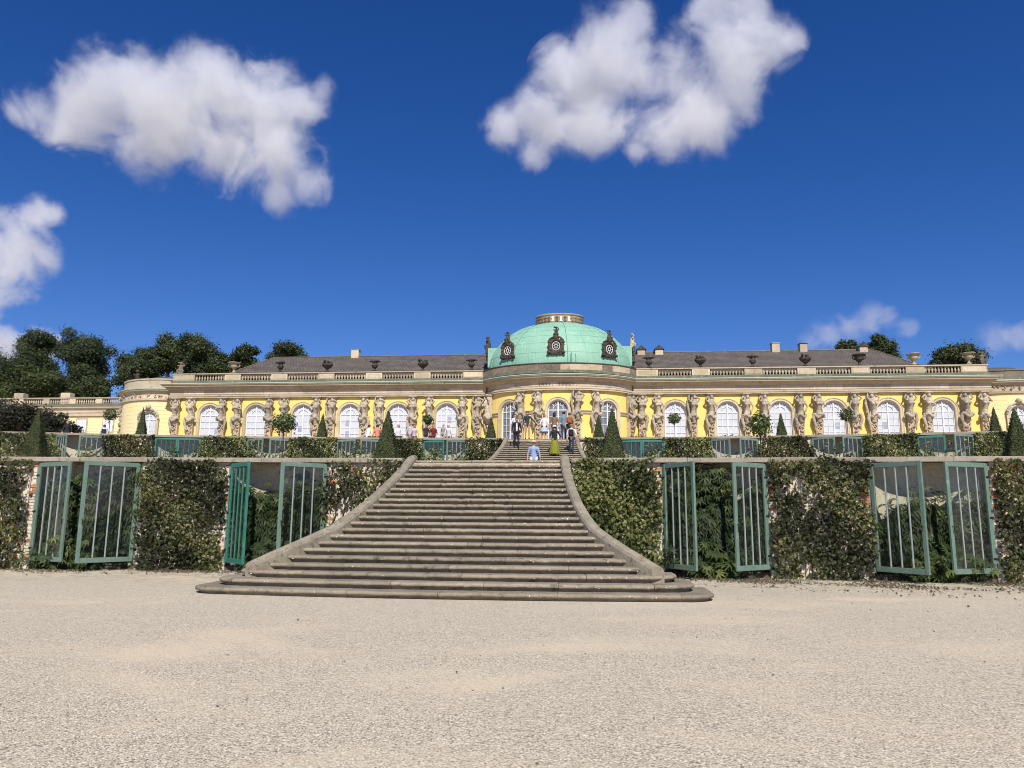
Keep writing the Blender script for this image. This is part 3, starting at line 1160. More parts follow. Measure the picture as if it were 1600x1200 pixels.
pg, tg = M['door_sheen'], M['door_teal']
N1 = [(-16.6, 1.42), (-11.16, 1.48), (-5.78, 1.39), (6.02, 1.34), (11.25, 1.41), (16.7, 1.42)]
N2 = [(-32.2, 1.35), (-26.8, 1.36), (-21.5, 1.36), (-16.3, 1.33), (-10.95, 1.40), (-5.81, 1.36), (5.93, 1.28), (11.13, 1.34), (16.6, 1.36), (21.9, 1.40), (27.3, 1.36)]
wall1 = build_wall(D1, C1, 0, N1, 30, 'near whitewashed terrace wall with niches, grapevines and stone coping', True)
wall2 = build_wall(D2, C2, H, N2, 40, 'farther terrace wall with niches and coping, below the palace', False)
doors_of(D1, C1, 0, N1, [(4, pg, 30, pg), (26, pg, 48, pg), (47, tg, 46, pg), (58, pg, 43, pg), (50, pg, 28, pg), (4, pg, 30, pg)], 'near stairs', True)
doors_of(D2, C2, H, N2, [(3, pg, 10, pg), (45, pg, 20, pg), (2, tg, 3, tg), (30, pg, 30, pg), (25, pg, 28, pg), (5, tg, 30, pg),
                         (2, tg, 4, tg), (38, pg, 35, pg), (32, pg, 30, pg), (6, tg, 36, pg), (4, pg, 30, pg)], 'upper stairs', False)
# pale beam across the first niche right of the stairs
MB().bbox(-1.3, 1.3, .55, .62, 2.62, 2.68, .006).build('beam', M['white'], wall1, loc=(6.02, -C1 * 6.02 ** 2, 0))


# ------------------------------------------------------------------ grapevines on the wall piers
def vine(d, c, z0, x0, x1, n, mat, label, cover=.5, seed=0, ztop=2.98, size=(.035, .11), shape=VINE, rods=False, zlow=.03, wall=None, side=None):
    g = np.random.default_rng(seed)
    cx = (x0 + x1) / 2
    e = empty('grapevine', (cx, d - c * cx * cx, z0))
    P, Nn, S, T = [], [], [], []
    ph = g.uniform(0, 6, 6)
    while len(P) < n:
        x = g.uniform(x0 - .12, x1 + .12)
        z = g.uniform(zlow, ztop + max(0, .07 * math.sin(x * 3.7 + ph[4])))
        f = math.sin(x * 2.3 + ph[0]) + math.sin(z * 2.9 + ph[1]) + math.sin(x * 4.7 + z * 3.1 + ph[2]) + .7 * math.sin(x * 9 - z * 8 + ph[3])
        ed = (min(x - x0, x1 - x) + .10 * math.sin(z * 4.3 + ph[2]) + .07 * math.sin(z * 9.7 + ph[3])) / .3
        f += min(ed, 1) * 1.2 - 1.2 + .25 * math.sin(z * 7 + ph[4])
        if f + (cover - .5) * 6 < g.uniform(-2.0, .6):
            continue
        if side is not None and not side(x, z):
            continue
        bulge = .10 + .13 * max(0, math.sin(x * 3.1 + ph[5]) * math.sin(z * 2.7 + ph[0]) + .4)
        dy = -abs(g.normal()) * bulge * 1.25 - .02
        if z > ztop - .12:
            dy = min(dy, -.15 - .05 * g.uniform())
        P.append((x - cx, -c * x * x + c * cx * cx + dy, z))
        Nn.append((g.normal() * .75, -1 + g.normal() * .45, .45 + g.normal() * .75))
        S.append(g.uniform(*size))
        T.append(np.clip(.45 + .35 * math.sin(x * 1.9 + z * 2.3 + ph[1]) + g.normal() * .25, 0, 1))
    scatter('foliage', P, Nn, S, shape, mat, np.array(T), e, up=np.tile((0, -.2, -1.0), (n, 1)))
    for i in range(max(2, int((x1 - x0) * 1.6))):
        x = g.uniform(x0, x1) - cx
        pts = [(x, -.03, 0)]
        while pts[-1][2] < ztop - .4:
            pts.append((pts[-1][0] + g.normal() * .09, -.04 - abs(g.normal()) * .02 - c * ((pts[-1][0] + cx) ** 2 - cx * cx), pts[-1][2] + .3))
        MB().tube(pts, [.022 - .014 * i_ / len(pts) for i_ in range(len(pts))], 5).build('stem', M['bark'], e)
    tag(e, label, 'vine', 'grapevines trained on the terrace walls')
    if rods and wall is not None:
        k = int((x1 - x0) / .32)
        for i in range(k + 1):
            x = x0 + .05 + i * .32
            MB().tube([(x, -c * x * x - .045, .1), (x, -c * x * x - .045, ztop - .05)], .011, 5).build('trellis_rod', M['trellis'], wall)
    return e


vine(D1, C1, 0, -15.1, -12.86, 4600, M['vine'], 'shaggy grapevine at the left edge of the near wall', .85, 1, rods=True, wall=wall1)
vine(D1, C1, 0, -9.5, -7.3, 6200, M['vine_dark'], 'dense dark grapevine between the two left niches of the near wall', .85, 2)
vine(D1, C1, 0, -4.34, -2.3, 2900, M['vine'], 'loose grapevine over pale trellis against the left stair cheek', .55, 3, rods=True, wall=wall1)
vine(D1, C1, 0, 2.35, 4.52, 4900, M['vine_light'], 'bright green dense grapevine against the right stair cheek', .85, 4, size=(.045, .12))
vine(D1, C1, 0, 7.5, 9.72, 5600, M['vine_dark'], 'dark grapevine with bare top corners between the two right niches of the near wall', .72, 5, rods=True, wall=wall1)
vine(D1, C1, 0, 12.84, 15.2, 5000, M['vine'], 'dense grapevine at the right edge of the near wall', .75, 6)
e2 = sorted([x for cx, hw in N2 for x in (cx - hw, cx + hw)])
k_ = 0
cntL = [b for b in range(2, len(e2) - 1, 2)]
pl = [(e2[i], e2[i + 1]) for i in range(1, len(e2) - 1, 2)]
pl = [q for q in pl if not (q[0] < 0 < q[1])]
pl = sorted([q for q in pl if q[1] < 0], key=lambda q: -q[1]) + sorted([q for q in pl if q[0] > 0], key=lambda q: q[0])
cl = cr = 0
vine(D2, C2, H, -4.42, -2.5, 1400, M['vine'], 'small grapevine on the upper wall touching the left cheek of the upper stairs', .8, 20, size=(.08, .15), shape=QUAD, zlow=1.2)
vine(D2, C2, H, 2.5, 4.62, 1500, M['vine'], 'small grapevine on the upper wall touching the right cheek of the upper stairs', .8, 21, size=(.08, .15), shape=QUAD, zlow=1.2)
for i, (a, b) in enumerate(pl):
    if a < 0:
        lab = f'grapevine on the upper wall, {ORD[cl]} full panel left of the upper stairs'; cl += 1
    else:
        lab = f'grapevine on the upper wall, {ORD[cr]} full panel right of the upper stairs'; cr += 1
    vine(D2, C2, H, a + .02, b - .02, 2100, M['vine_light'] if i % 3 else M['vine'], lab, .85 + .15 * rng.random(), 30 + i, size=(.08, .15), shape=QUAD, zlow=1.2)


# ------------------------------------------------------------------ fig shrubs in the niches
def shrub(loc, w, dep, h, n, mat, label, seed, shape=PALM, size=(.16, .28), name='fig_shrub', lean=0, y0=0, low=0.0, group='fig shrubs in the niches'):
    g = np.random.default_rng(seed)
    e = empty(name, loc)
    P, Nn, S, T, U = [], [], [], [], []
    k = 18
    for i in range(k):
        bx, by = -w + 2 * w * (i + g.uniform(.1, .9)) / k, g.uniform(.0, .8) * dep
        tx, ty, tz = np.clip(bx + g.normal() * w * .3, -w, w), by + g.normal() * .25 - .1, h * g.uniform(.45, 1.0)
        pts = [(bx + (tx - bx) * t, by + (ty - by) * t * t, tz * t) for t in (0, .35, .7, 1)]
        MB().tube(pts, [.03, .022, .016, .008], 5).build('stem', M['bark'], e)
        m = n // k
        for j in range(m):
            t = g.uniform(.12, 1) ** .7
            q = np.array([bx + (tx - bx) * t, by + (ty - by) * t * t, tz * t])
            o = g.normal(size=3) * np.array([.24, .20, .2])
            p = q + o
            p[0] = np.clip(p[0], -w, w)
            p[1] = np.clip(p[1], -.25 + (.2 if p[2] > .6 else -.25), dep - .1)
            p[2] = max(p[2], low + .02)
            P.append(p)
            Nn.append(o * np.array([1, 1, .5]) + np.array([0, -.35, .55]))
            U.append(o * np.array([1, 1, .6]) + np.array([0, -.1, .1]))
            S.append(g.uniform(*size))
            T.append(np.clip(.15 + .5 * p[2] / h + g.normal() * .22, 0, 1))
    if name == 'fig_shrub':
        for j in range(150):            # fronds spilling over the sill
            P.append((g.normal() * .42 + lean, -.15 - abs(g.normal()) * .22, abs(g.normal()) * .3))
            Nn.append((g.normal() * .4, -.6, .8)); U.append((g.normal(), -.8, .2)); S.append(g.uniform(*size)); T.append(g.uniform(.4, 1))
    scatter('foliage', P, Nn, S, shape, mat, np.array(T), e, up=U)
    return tag(e, label, 'shrub', group)


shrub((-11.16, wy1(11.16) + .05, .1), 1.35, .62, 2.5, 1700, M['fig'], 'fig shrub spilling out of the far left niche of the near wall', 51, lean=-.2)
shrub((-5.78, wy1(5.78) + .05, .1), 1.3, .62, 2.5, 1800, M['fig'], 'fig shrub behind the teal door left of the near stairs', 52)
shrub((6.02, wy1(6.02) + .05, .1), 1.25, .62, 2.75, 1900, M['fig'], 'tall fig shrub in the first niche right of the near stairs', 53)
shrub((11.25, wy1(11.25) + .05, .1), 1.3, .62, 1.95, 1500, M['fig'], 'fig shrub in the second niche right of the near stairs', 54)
i_ = {-1: 0, 1: 0}
for cx, hw in sorted(N2, key=lambda q: abs(q[0])):
    s = -1 if cx < 0 else 1
    lab = f"low leafy shrub before the {ORD[i_[s]]} niche of the upper wall {'left' if s < 0 else 'right'} of the stairs"
    i_[s] += 1
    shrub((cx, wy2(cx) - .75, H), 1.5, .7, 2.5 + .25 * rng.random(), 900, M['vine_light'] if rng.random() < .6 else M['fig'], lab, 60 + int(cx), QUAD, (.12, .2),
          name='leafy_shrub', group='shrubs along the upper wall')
# ------------------------------------------------------------------ the palace (coordinates local to its front line)
pal = empty('palace', PAL)
tag(pal, 'long yellow rococo palace with green copper dome and carved figures along its front', 'palace')


class Flat:
    def __init__(s, y=0):
        s.y = y

    def __call__(s, u, z, d):
        return (u, s.y - d, z)

    step = 99


class Oval:
    """wall along an ellipse, u = arc length from its front point"""
    step = .45

    def __init__(s, a, b, cx, cy):
        s.a, s.b, s.cx, s.cy = a, b, cx, cy
        s.ph = [i * PI / 720 for i in range(-720, 721)]
        s.len = [0]
        for p, q in zip(s.ph, s.ph[1:]):
            m = (p + q) / 2
            s.len.append(s.len[-1] + math.hypot(a * math.cos(m), b * math.sin(m)) * (q - p))
        mid = s.len[720]
        s.len = [l - mid for l in s.len]

    def phi(s, u):
        return float(np.interp(u, s.len, s.ph))

    def arc(s, phi):
        return float(np.interp(phi, s.ph, s.len))

    def at(s, phi):
        p = (s.cx + s.a * math.sin(phi), s.cy - s.b * math.cos(phi))
        n = Vector((math.sin(phi) / s.a, -math.cos(phi) / s.b)).normalized()
        return p, (n.x, n.y)

    def __call__(s, u, z, d):
        p, n = s.at(s.phi(u))
        return (p[0] + n[0] * d, p[1] + n[1] * d, z)

    def frames(s, p0, p1, n):
        return [s.at(p0 + (p1 - p0) * i / n) for i in range(n + 1)]


def arch_wall(mp, s0, s1, z0, z1, ops, rev=.38):
    """wall face with round-headed openings and their reveals. ops: (centre, half width, spring z, sill z)"""
    mb = MB()

    def quad(a, b):
        pass

    def strip(a, b, za, zb):
        n = max(1, math.ceil((b - a) / mp.step))
        for i in range(n):
            p, q = a + (b - a) * i / n, a + (b - a) * (i + 1) / n
            mb.add([mp(p, za, 0), mp(q, za, 0), mp(q, zb, 0), mp(p, zb, 0)], [(0, 1, 2, 3)])
    cur = s0
    n = 16
    for c, hw, zs, zb in ops:
        strip(cur, c - hw, z0, z1)
        pts = [(c - hw * math.cos(PI * j / n), zs + hw * math.sin(PI * j / n)) for j in range(n + 1)]
        for (u0, w0), (u1, w1) in zip(pts, pts[1:]):
            mb.add([mp(u0, w0, 0), mp(u1, w1, 0), mp(u1, z1, 0), mp(u0, z1, 0)], [(0, 1, 2, 3)])
        strip(c - hw, c + hw, z0, zb)
        ol = [(c - hw, zb)] + pts + [(c + hw, zb)]
        for (u0, w0), (u1, w1) in zip(ol, ol[1:]):
            mb.add([mp(u0, w0, 0), mp(u0, w0, -rev), mp(u1, w1, -rev), mp(u1, w1, 0)], [(0, 1, 2, 3)])
        mb.add([mp(c - hw, zb, 0), mp(c + hw, zb, 0), mp(c + hw, zb, -rev), mp(c - hw, zb, -rev)], [(0, 1, 2, 3)])
        cur = c + hw
    strip(cur, s1, z0, z1)
    return mb


def window_meshes(hw, zs, rows):
    """white casement in a round-headed opening, centred on x = 0, sill at z = 0"""
    fr = MB()
    n = 16
    out = [(-hw, 0)] + [(-hw * math.cos(PI * j / n), zs + hw * math.sin(PI * j / n)) for j in range(n + 1)] + [(hw, 0)]
    inn = [(x * (1 - .085 / hw), z if z == 0 else (zs + (z - zs) * (1 - .085 / hw))) for x, z in out]
    for i in range(len(out) - 1):
        a, b, c, d = out[i], out[i + 1], inn[i + 1], inn[i]
        vs = [(p[0], y, p[1]) for y in (.16, .24) for p in (a, b, c, d)]
        fr.add(vs, [(0, 1, 2, 3), (7, 6, 5, 4), (0, 4, 5, 1), (2, 6, 7, 3)])
    fr.box(-.055, .055, .15, .24, 0, zs + hw - .06)
    mu = MB()
    for x in (-hw * .5, hw * .5):
        mu.box(x - .016, x + .016, .185, .215, .1, zs + hw * .82)
    for i in range(1, rows + 1):
        z = zs * i / rows
        t = .04 if i in (rows, 2) else .016
        for a, b in ((-hw + .08, -hw * .5 - .022), (-hw * .5 + .022, -.058), (.058, hw * .5 - .022), (hw * .5 + .022, hw - .08)):
            mu.box(a, b, .188, .212, z - t, z + t)
    # fan light: inner arch and rays
    for rr in (.52,):
        ring = [(-rr * hw * math.cos(PI * j / 12), zs + rr * hw * math.sin(PI * j / 12)) for j in range(13)]
        mu.tube([(x, .2, z) for x, z in ring], .028, 4)
    for a in (45, 70, 110, 135):
        mu.tube([(rr * hw * math.cos(R(a)), .2, zs + rr * hw * math.sin(R(a))) for rr in (.54, .93)], .022, 4)
    gl = MB()
    pts = [(x * .97, .2, z if z == 0 else zs + (z - zs) * .97) for x, z in out]
    gl.add(pts, [tuple(range(len(pts)))])
    cu = MB()
    cu.add([(x * 1.02, .245, -.02 if z == 0 else zs + (z - zs) * 1.02) for x, z in out], [tuple(reversed(range(len(out))))])
    # moulded surround
    sr_ = MB()
    prof = [(0, -.0), (.0, .06), (.05, .10), (.10, .07), (.20, .07), (.24, .12), (.31, .12), (.31, 0)]
    path = [(-hw, .0)] + [(-hw * math.cos(PI * j / n), zs + hw * math.sin(PI * j / n)) for j in range(n + 1)] + [(hw, 0)]
    vs, fs = [], []
    for x, z in path:
        if z <= zs + 1e-6 and abs(abs(x) - hw) < 1e-6:
            nx, nz = (1 if x > 0 else -1), 0
        else:
            nx, nz = x / hw, (z - zs) / hw
        for o_, d in prof:
            vs.append((x + nx * o_, -d, z + nz * o_))
    m = len(prof)
    for i in range(len(path) - 1):
        for j in range(m - 1):
            fs.append((i * m + j, (i + 1) * m + j, (i + 1) * m + j + 1, i * m + j + 1))
    sr_.add(vs, fs)
    res = []
    for mb, nm, mt in ((fr, 'window', M['white']), (mu, 'muntins', M['white']), (gl, 'pane', M['pane']), (cu, 'blind', M['curtain']), (sr_, 'surround', M['frieze'])):
        me = mb.mesh(nm, mt)
        mb.fix(me)
        res.append(me)
    return res


WIN = window_meshes(1.04, 5.21, 8)
WINB = window_meshes(.95, 5.12, 8)
WINR = window_meshes(.86, 4.95, 8)
GREY = MB().box(-.24, .24, .228, .236, -.3, .3).mesh('curtain_gap', M['greygap'])  # board added before the blind to look like a gap in it


def window(meshes, loc, rz=0, dark=False, panels=()):
    w = put('window', meshes[0], pal, loc, (0, 0, rz))
    put('muntins', meshes[1], w)
    put('pane', meshes[2], w)
    b = put('blind', meshes[3], w)
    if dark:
        slot(b, M['dark_room'])  # no blind in the bow: a dark sheet stands in for the dim room
    put('surround', meshes[4], w)
    for x, z in panels:
        put('curtain_gap', GREY, w, (x, 0, z))
    return w


WX = [11.3 + 4.97 * i for i in range(6)]
PED = [8.85 + 5.0 * i for i in range(7)]
SILL = .2
bow = Oval(7.35, 4.75, 0, 1.5)
PHM = math.acos(1.5 / 4.75)
XE = 40.3
TOPW = 7.22
prand = random.Random(5)
for s in (-1, 1):
    ops = sorted([(s * x, 1.04, SILL + 5.21, SILL) for x in WX])
    a, b = (-XE, -6.9) if s < 0 else (6.9, XE)
    arch_wall(Flat(), a, b, 0, TOPW, ops).build('wall', M['yellow'], pal)
    MB().box(min(s * XE, s * (XE - .3)), max(s * XE, s * (XE - .3)), .001, 7, 0, TOPW).build('end_wall', M['yellow'], pal)
    for i, x in enumerate(WX):
        pan = [(prand.choice((-.78, -.26, .26, .78)), prand.uniform(3.0, 5.1)) for _ in range(prand.choice((0, 1, 1, 2)))] if s < 0 else \
              ([(prand.choice((-.26, .26)), 3.9)] if prand.random() < .25 else [])
        window(WIN, (s * x, 0, SILL), panels=pan)
sb = bow.arc(R(40.2))
arch_wall(bow, bow.arc(-PHM - .06), bow.arc(PHM + .06), 0, TOPW, [(-sb, .95, SILL + 5.12, SILL), (0, .95, SILL + 5.12, SILL), (sb, .95, SILL + 5.12, SILL)]).build('bow_wall', M['yellow'], pal)
for ph in (-R(40.2), 0, R(40.2)):
    p, nn = bow.at(bow.phi(bow.arc(ph)))
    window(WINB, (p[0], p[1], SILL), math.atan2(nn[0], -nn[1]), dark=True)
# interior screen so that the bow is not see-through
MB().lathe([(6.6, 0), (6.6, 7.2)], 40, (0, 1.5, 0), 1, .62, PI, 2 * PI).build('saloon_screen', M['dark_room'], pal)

# impost bands on the bow
for p0, p1 in ((-69, -50), (-31.5, -9.5), (9.5, 31.5), (50, 69)):
    mb = MB()
    mb.sweep([(.0, 4.95), (.06, 4.95), (.10, 5.05), (.06, 5.1), (.14, 5.24), (.14, 5.3), (0, 5.3)], bow.frames(R(p0), R(p1), 10))
    mb.build('impost', M['stone'], pal)

# ---- entablature
ARCH = [(0, 7.2), (.28, 7.2), (.28, 7.34), (.33, 7.35), (.33, 7.5), (.2, 7.5), (.2, 7.57), (0, 7.57)]
CORN = [(0, 8.0), (.3, 8.0), (.36, 8.08), (.55, 8.18), (.6, 8.3), (.82, 8.32), (.85, 8.44), (.94, 8.49), (.94, 8.55), (0, 8.55)]
CAPC = [(0, 8.551), (.97, 8.551), (1.0, 8.58), (1.0, 8.64), (.95, 8.66), (.3, 8.78), (0, 8.78)]
PLIN = [(-.3, 8.781), (.26, 8.781), (.26, 9.0), (.2, 9.05), (-.3, 9.05)]


def wing_frames(s, x0):
    c = 1 / 1.0
    fr = [((s * x0, 0), (0, -1)), ((s * XE, 0), (s, -1)), ((s * XE, 7), (s, 0))]
    return fr if s > 0 else fr[::-1]


def lift(prof, dz):
    return [(d, z + dz) for d, z in prof]


for s in (-1, 1):
    for nm, pr, mt in (('architrave', ARCH, 'frieze'), ('cornice', CORN, 'stone'), ('copper_gutter', CAPC, 'copper_edge'), ('plinth', PLIN, 'plinth')):
        MB().sweep(pr, wing_frames(s, 7.25)).build(nm, M[mt], pal)
    x = 7.3
    while x < XE + .2:
        nx = min(x + prand.choice((.9, 1.4, 2.2, 3.0, 4.2)), XE + .24)
        if XE + .24 - nx < .5:
            nx = XE + .24
        MB().bbox(min(s * x, s * nx) + .004, max(s * x, s * nx) - .004, -.235 - prand.uniform(0, .012), .1, 7.572, 7.998, .006).build('frieze_stone', M['frieze'], pal)
        x = nx
for nm, pr, mt in (('architrave', ARCH, 'frieze'), ('cornice', CORN, 'stone'), ('copper_gutter', CAPC, 'copper_edge'), ('plinth', [(0, 8.781), (.66, 8.781), (.66, 9.02), (.6, 9.06), (0, 9.06)], 'plinth')):
    MB().sweep(lift(pr, .012), bow.frames(-R(80), R(80), 56)).build(nm, M[mt], pal, smooth=False)
L0, L1 = bow.arc(-R(78)), bow.arc(R(78))
u = L0
while u < L1 - .3:
    nu = min(L1, u + prand.choice((1.1, 1.5, 2.2)))
    n_ = max(2, int((nu - u) / .35))
    MB().sweep([(0, 7.585), (.235, 7.585), (.235, 8.01), (0, 8.01)], [bow.at(bow.phi(u + .004 + (nu - u - .008) * i / n_)) for i in range(n_ + 1)]).build('frieze_stone', M['frieze'], pal)
    u = nu
u = L0
i_ = 0
while u < L1 - .3:
    nu = min(L1, u + prand.choice((.85, 1.0, 1.15)))
    n_ = 4
    mt = M['darkstone'] if (u < .2 or prand.random() < .35) else M['stone']
    if prand.random() < .12 and u > 0:
        mt = M['frieze']
    dd = .62 + prand.uniform(-.008, .008)
    MB().sweep([(0, 9.075), (dd, 9.075), (dd, 9.66), (0, 9.66)], [bow.at(bow.phi(u + .006 + (nu - u - .012) * i / n_)) for i in range(n_ + 1)]).build('attic_stone', mt, pal)
    u = nu
MB().sweep([(0, 9.66), (.66, 9.66), (.68, 9.7), (.68, 9.77), (0, 9.79)], bow.frames(-R(80), R(80), 56)).build('attic_coping', M['blackstone'], pal)

# palace name on the frieze of the bow
TXT = 'SANS, SOUCI.'
tw = .315
for i, ch in enumerate(TXT):
    if ch == ' ':
        continue
    u = (i - (len(TXT) - 1) / 2) * tw
    cu_ = bpy.data.curves.new('letter', 'FONT')
    cu_.body = ch
    cu_.size = .36
    cu_.align_x = 'CENTER'
    cu_.extrude = .02
    to = bpy.data.objects.new('letter_src', cu_)
    COL.objects.link(to)
    me = bpy.data.meshes.new_from_object(to.evaluated_get(bpy.context.evaluated_depsgraph_get()))
    bpy.data.objects.remove(to)
    me.name = 'letter'
    me.materials.clear()
    if 'bronze' not in M:
        M['bronze'] = plain('dull_bronze', (.16, .10, .04), .5, .4)
    me.materials.append(M['bronze'])
    p, nn = bow.at(bow.phi(u))
    put('letter', me, pal, (p[0] + nn[0] * .258, p[1] + nn[1] * .258, 7.66), (PI / 2, 0, math.atan2(nn[0], -nn[1])))

# ---- balustrades of the wings
BAL = [(.055, 0), (.085, .02), (.06, .08), (.105, .2), (.11, .27), (.07, .42), (.05, .5), (.085, .56), (.085, .63)]
for s in (-1, 1):
    for i, px in enumerate(PED):
        w = .86
        x0, x1 = px - w, px + w
        if i == 0:
            x0 = 7.6
        if i == len(PED) - 1:
            x1 = XE + .05
        a, b = min(s * x0, s * x1), max(s * x0, s * x1)
        MB().bbox(a, b, -.20, .2, 9.051, 9.679, .012).build('pedestal', M['frieze'] if (i + (s > 0)) % 3 else M['stone'], pal)
        MB().bbox(a + .16, b - .16, -.222, -.18, 9.14, 9.6, .01).build('pedestal_panel', M['frieze'] if prand.random() < .6 else M['stone'], pal)
        if i < len(PED) - 1:
            lo, hi = px + w, PED[i + 1] - w
            mb = MB()
            nb = 11
            for j in range(nb):
                x = lo + (hi - lo) * (j + .5) / nb
                mb.lathe(BAL, 6, (s * x, 0, 9.051))
            o = mb.build('balusters', M['stone'], pal, smooth=True)
            o['kind'] = 'stuff'
    a, b = min(s * 7.5, s * (XE + .15)), max(s * 7.5, s * (XE + .15))
    MB().bbox(a, b, -.26, .24, 9.681, 9.80, .02).build('top_rail', M['stone'], pal)
    MB().box(a + .02, b - .02, -.22, .2, 9.801, 9.845).build('rail_capping', M['blackstone'], pal)

# ---- roofs
for s in (-1, 1):
    e0, e1 = 5.5, 36.2
    y0, yr, y1 = .75, 7.0, 13.2
    zr, ze = 12.9, 9.45
    xr = 32.6
    mb = MB()
    mb.add([(s * e0, y0, ze), (s * e1, y0, ze), (s * e1, y1, ze), (s * e0, y1, ze), (s * e0, yr, zr), (s * xr, yr, zr)],
           [(0, 1, 5, 4), (1, 2, 5), (2, 3, 4, 5), (0, 4, 3)])
    mb.build('roof', M['roof'], pal)
    mb = MB()
    mb.tube([(s * (e0 + .5), yr, zr + .02), (s * xr, yr, zr + .02), (s * e1, y0, ze + .02)], .07, 6)
    mb.build('ridge_tiles', M['darkstone'], pal)
    MB().box(min(s * 5, s * (XE - .3)), max(s * 5, s * (XE - .3)), .35, 13.5, 9.0, 9.3).build('gutter_deck', M['blackstone'], pal)
CHIM = [(-23.1, .85, .7, 0), (22.75, .8, .75, 0), (25.6, .75, .65, 1), (-7.9, .7, .6, 1)]
for x, w, h, k in CHIM:
    c = MB().bbox(x - w / 2, x + w / 2, 6.6, 7.4, 12.5, 12.9 + h, .02).build('chimney', M['frieze'], pal)
    MB().bbox(x - w / 2 - .05, x + w / 2 + .05, 6.55, 7.45, 12.9 + h + .001, 12.98 + h, .01).build('chimney_cap', M['blackstone'] if k else M['stone'], c)
for x in (8.6, 10.5, 31.6):
    c = MB().bbox(x - .42, x + .42, 6.3, 7.3, 12.3, 13.1, .02).build('roof_vent', M['frieze'], pal)
    mb = MB()
    mb.add([(x - .55, 6.2, 13.1), (x + .55, 6.2, 13.1), (x, 6.2, 13.6), (x - .55, 7.4, 13.1), (x + .55, 7.4, 13.1), (x, 7.4, 13.6)],
           [(0, 1, 2), (5, 4, 3), (0, 2, 5, 3), (1, 4, 5, 2), (0, 3, 4, 1)])
    mb.build('hood', M['blackstone'], c)

# ---- dome
DOME = [(7.3, 9.5), (7.28, 10.3), (7.1, 11.0), (6.85, 11.6), (6.45, 12.2), (5.95, 12.8), (5.3, 13.4), (4.45, 13.95), (3.5, 14.35), (2.4, 14.62)]
SY = .7
CY = 1.5


def dome_pt(phi, z, out=0):
    zs_ = [p[1] for p in DOME]
    r = float(np.interp(z, zs_, [p[0] for p in DOME]))
    return Vector((r * math.sin(phi) * (1 + out / r), CY - SY * r * math.cos(phi) * (1 + out / r), z))


fine = []
for (r0, z0), (r1, z1) in zip(DOME, DOME[1:]):
    for t in (0, .5):
        fine.append((r0 + (r1 - r0) * t, z0 + (z1 - z0) * t))
fine.append(DOME[-1])
MB().lathe(fine, 72, (0, CY, 0), 1, SY, cap=False).build('dome', M['copper'], pal, smooth=True)
for k in range(24):
    ph = R(15 * k + 7.5)
    zz = [9.6 + i * (14.6 - 9.6) / 16 for i in range(17)]
    MB().tube([dome_pt(ph, z, .015) for z in zz], .022 if k % 3 else .034, 5).build('copper_seam', M['copper'] if k % 3 else M['seam'], pal)
for i, z in enumerate((10.9, 11.9, 12.7, 13.3, 13.8)):
    MB().tube([dome_pt(R(-95 + 5 * j), z, .008) for j in range(39)], .016, 4).build('copper_seam', M['copper'], pal)
for x0, dz in ((9.5, .5), (10.4, .62), (-34, .35), (13.6, .5)):
    MB().tube([dome_pt(R(x0), z, .02) for z in (9.85, 10.2, 10.2 + dz)], .03, 4).build('copper_patch', M['seam'], pal)
# lantern
MB().lathe([(2.1, 14.3), (2.55, 14.3), (2.55, 14.45), (2.42, 14.5), (2.38, 14.62), (2.38, 15.38), (2.46, 15.42), (2.5, 15.5), (2.45, 15.58), (2.1, 15.58)], 48, (0, CY, 0), 1, SY).build('lantern', M['lantern'], pal)
for k in range(18):
    ph = R(-85 + 10 * k)
    c = dome_pt(0, 9.5)
    x, y = 2.40 * math.sin(ph), CY - 2.40 * SY * math.cos(ph)
    lite = abs(k - 8.5) < 3
    mb = MB()
    mb.bbox(-.09, .09, -.05, .05, 14.72, 15.26, .02)
    mb.bbox(-.15, .15, -.07, .05, 15.1, 15.2, .02)
    mb.bbox(-.15, .15, -.07, .05, 14.75, 14.85, .02)
    mb.build('lantern_relief', M['white'] if lite and k % 2 else M['darkstone'], pal, loc=(x, y, 0), rz=math.atan2(math.sin(ph) / 1, math.cos(ph) / SY))

# ---- carved figures
FIG = M['figure']


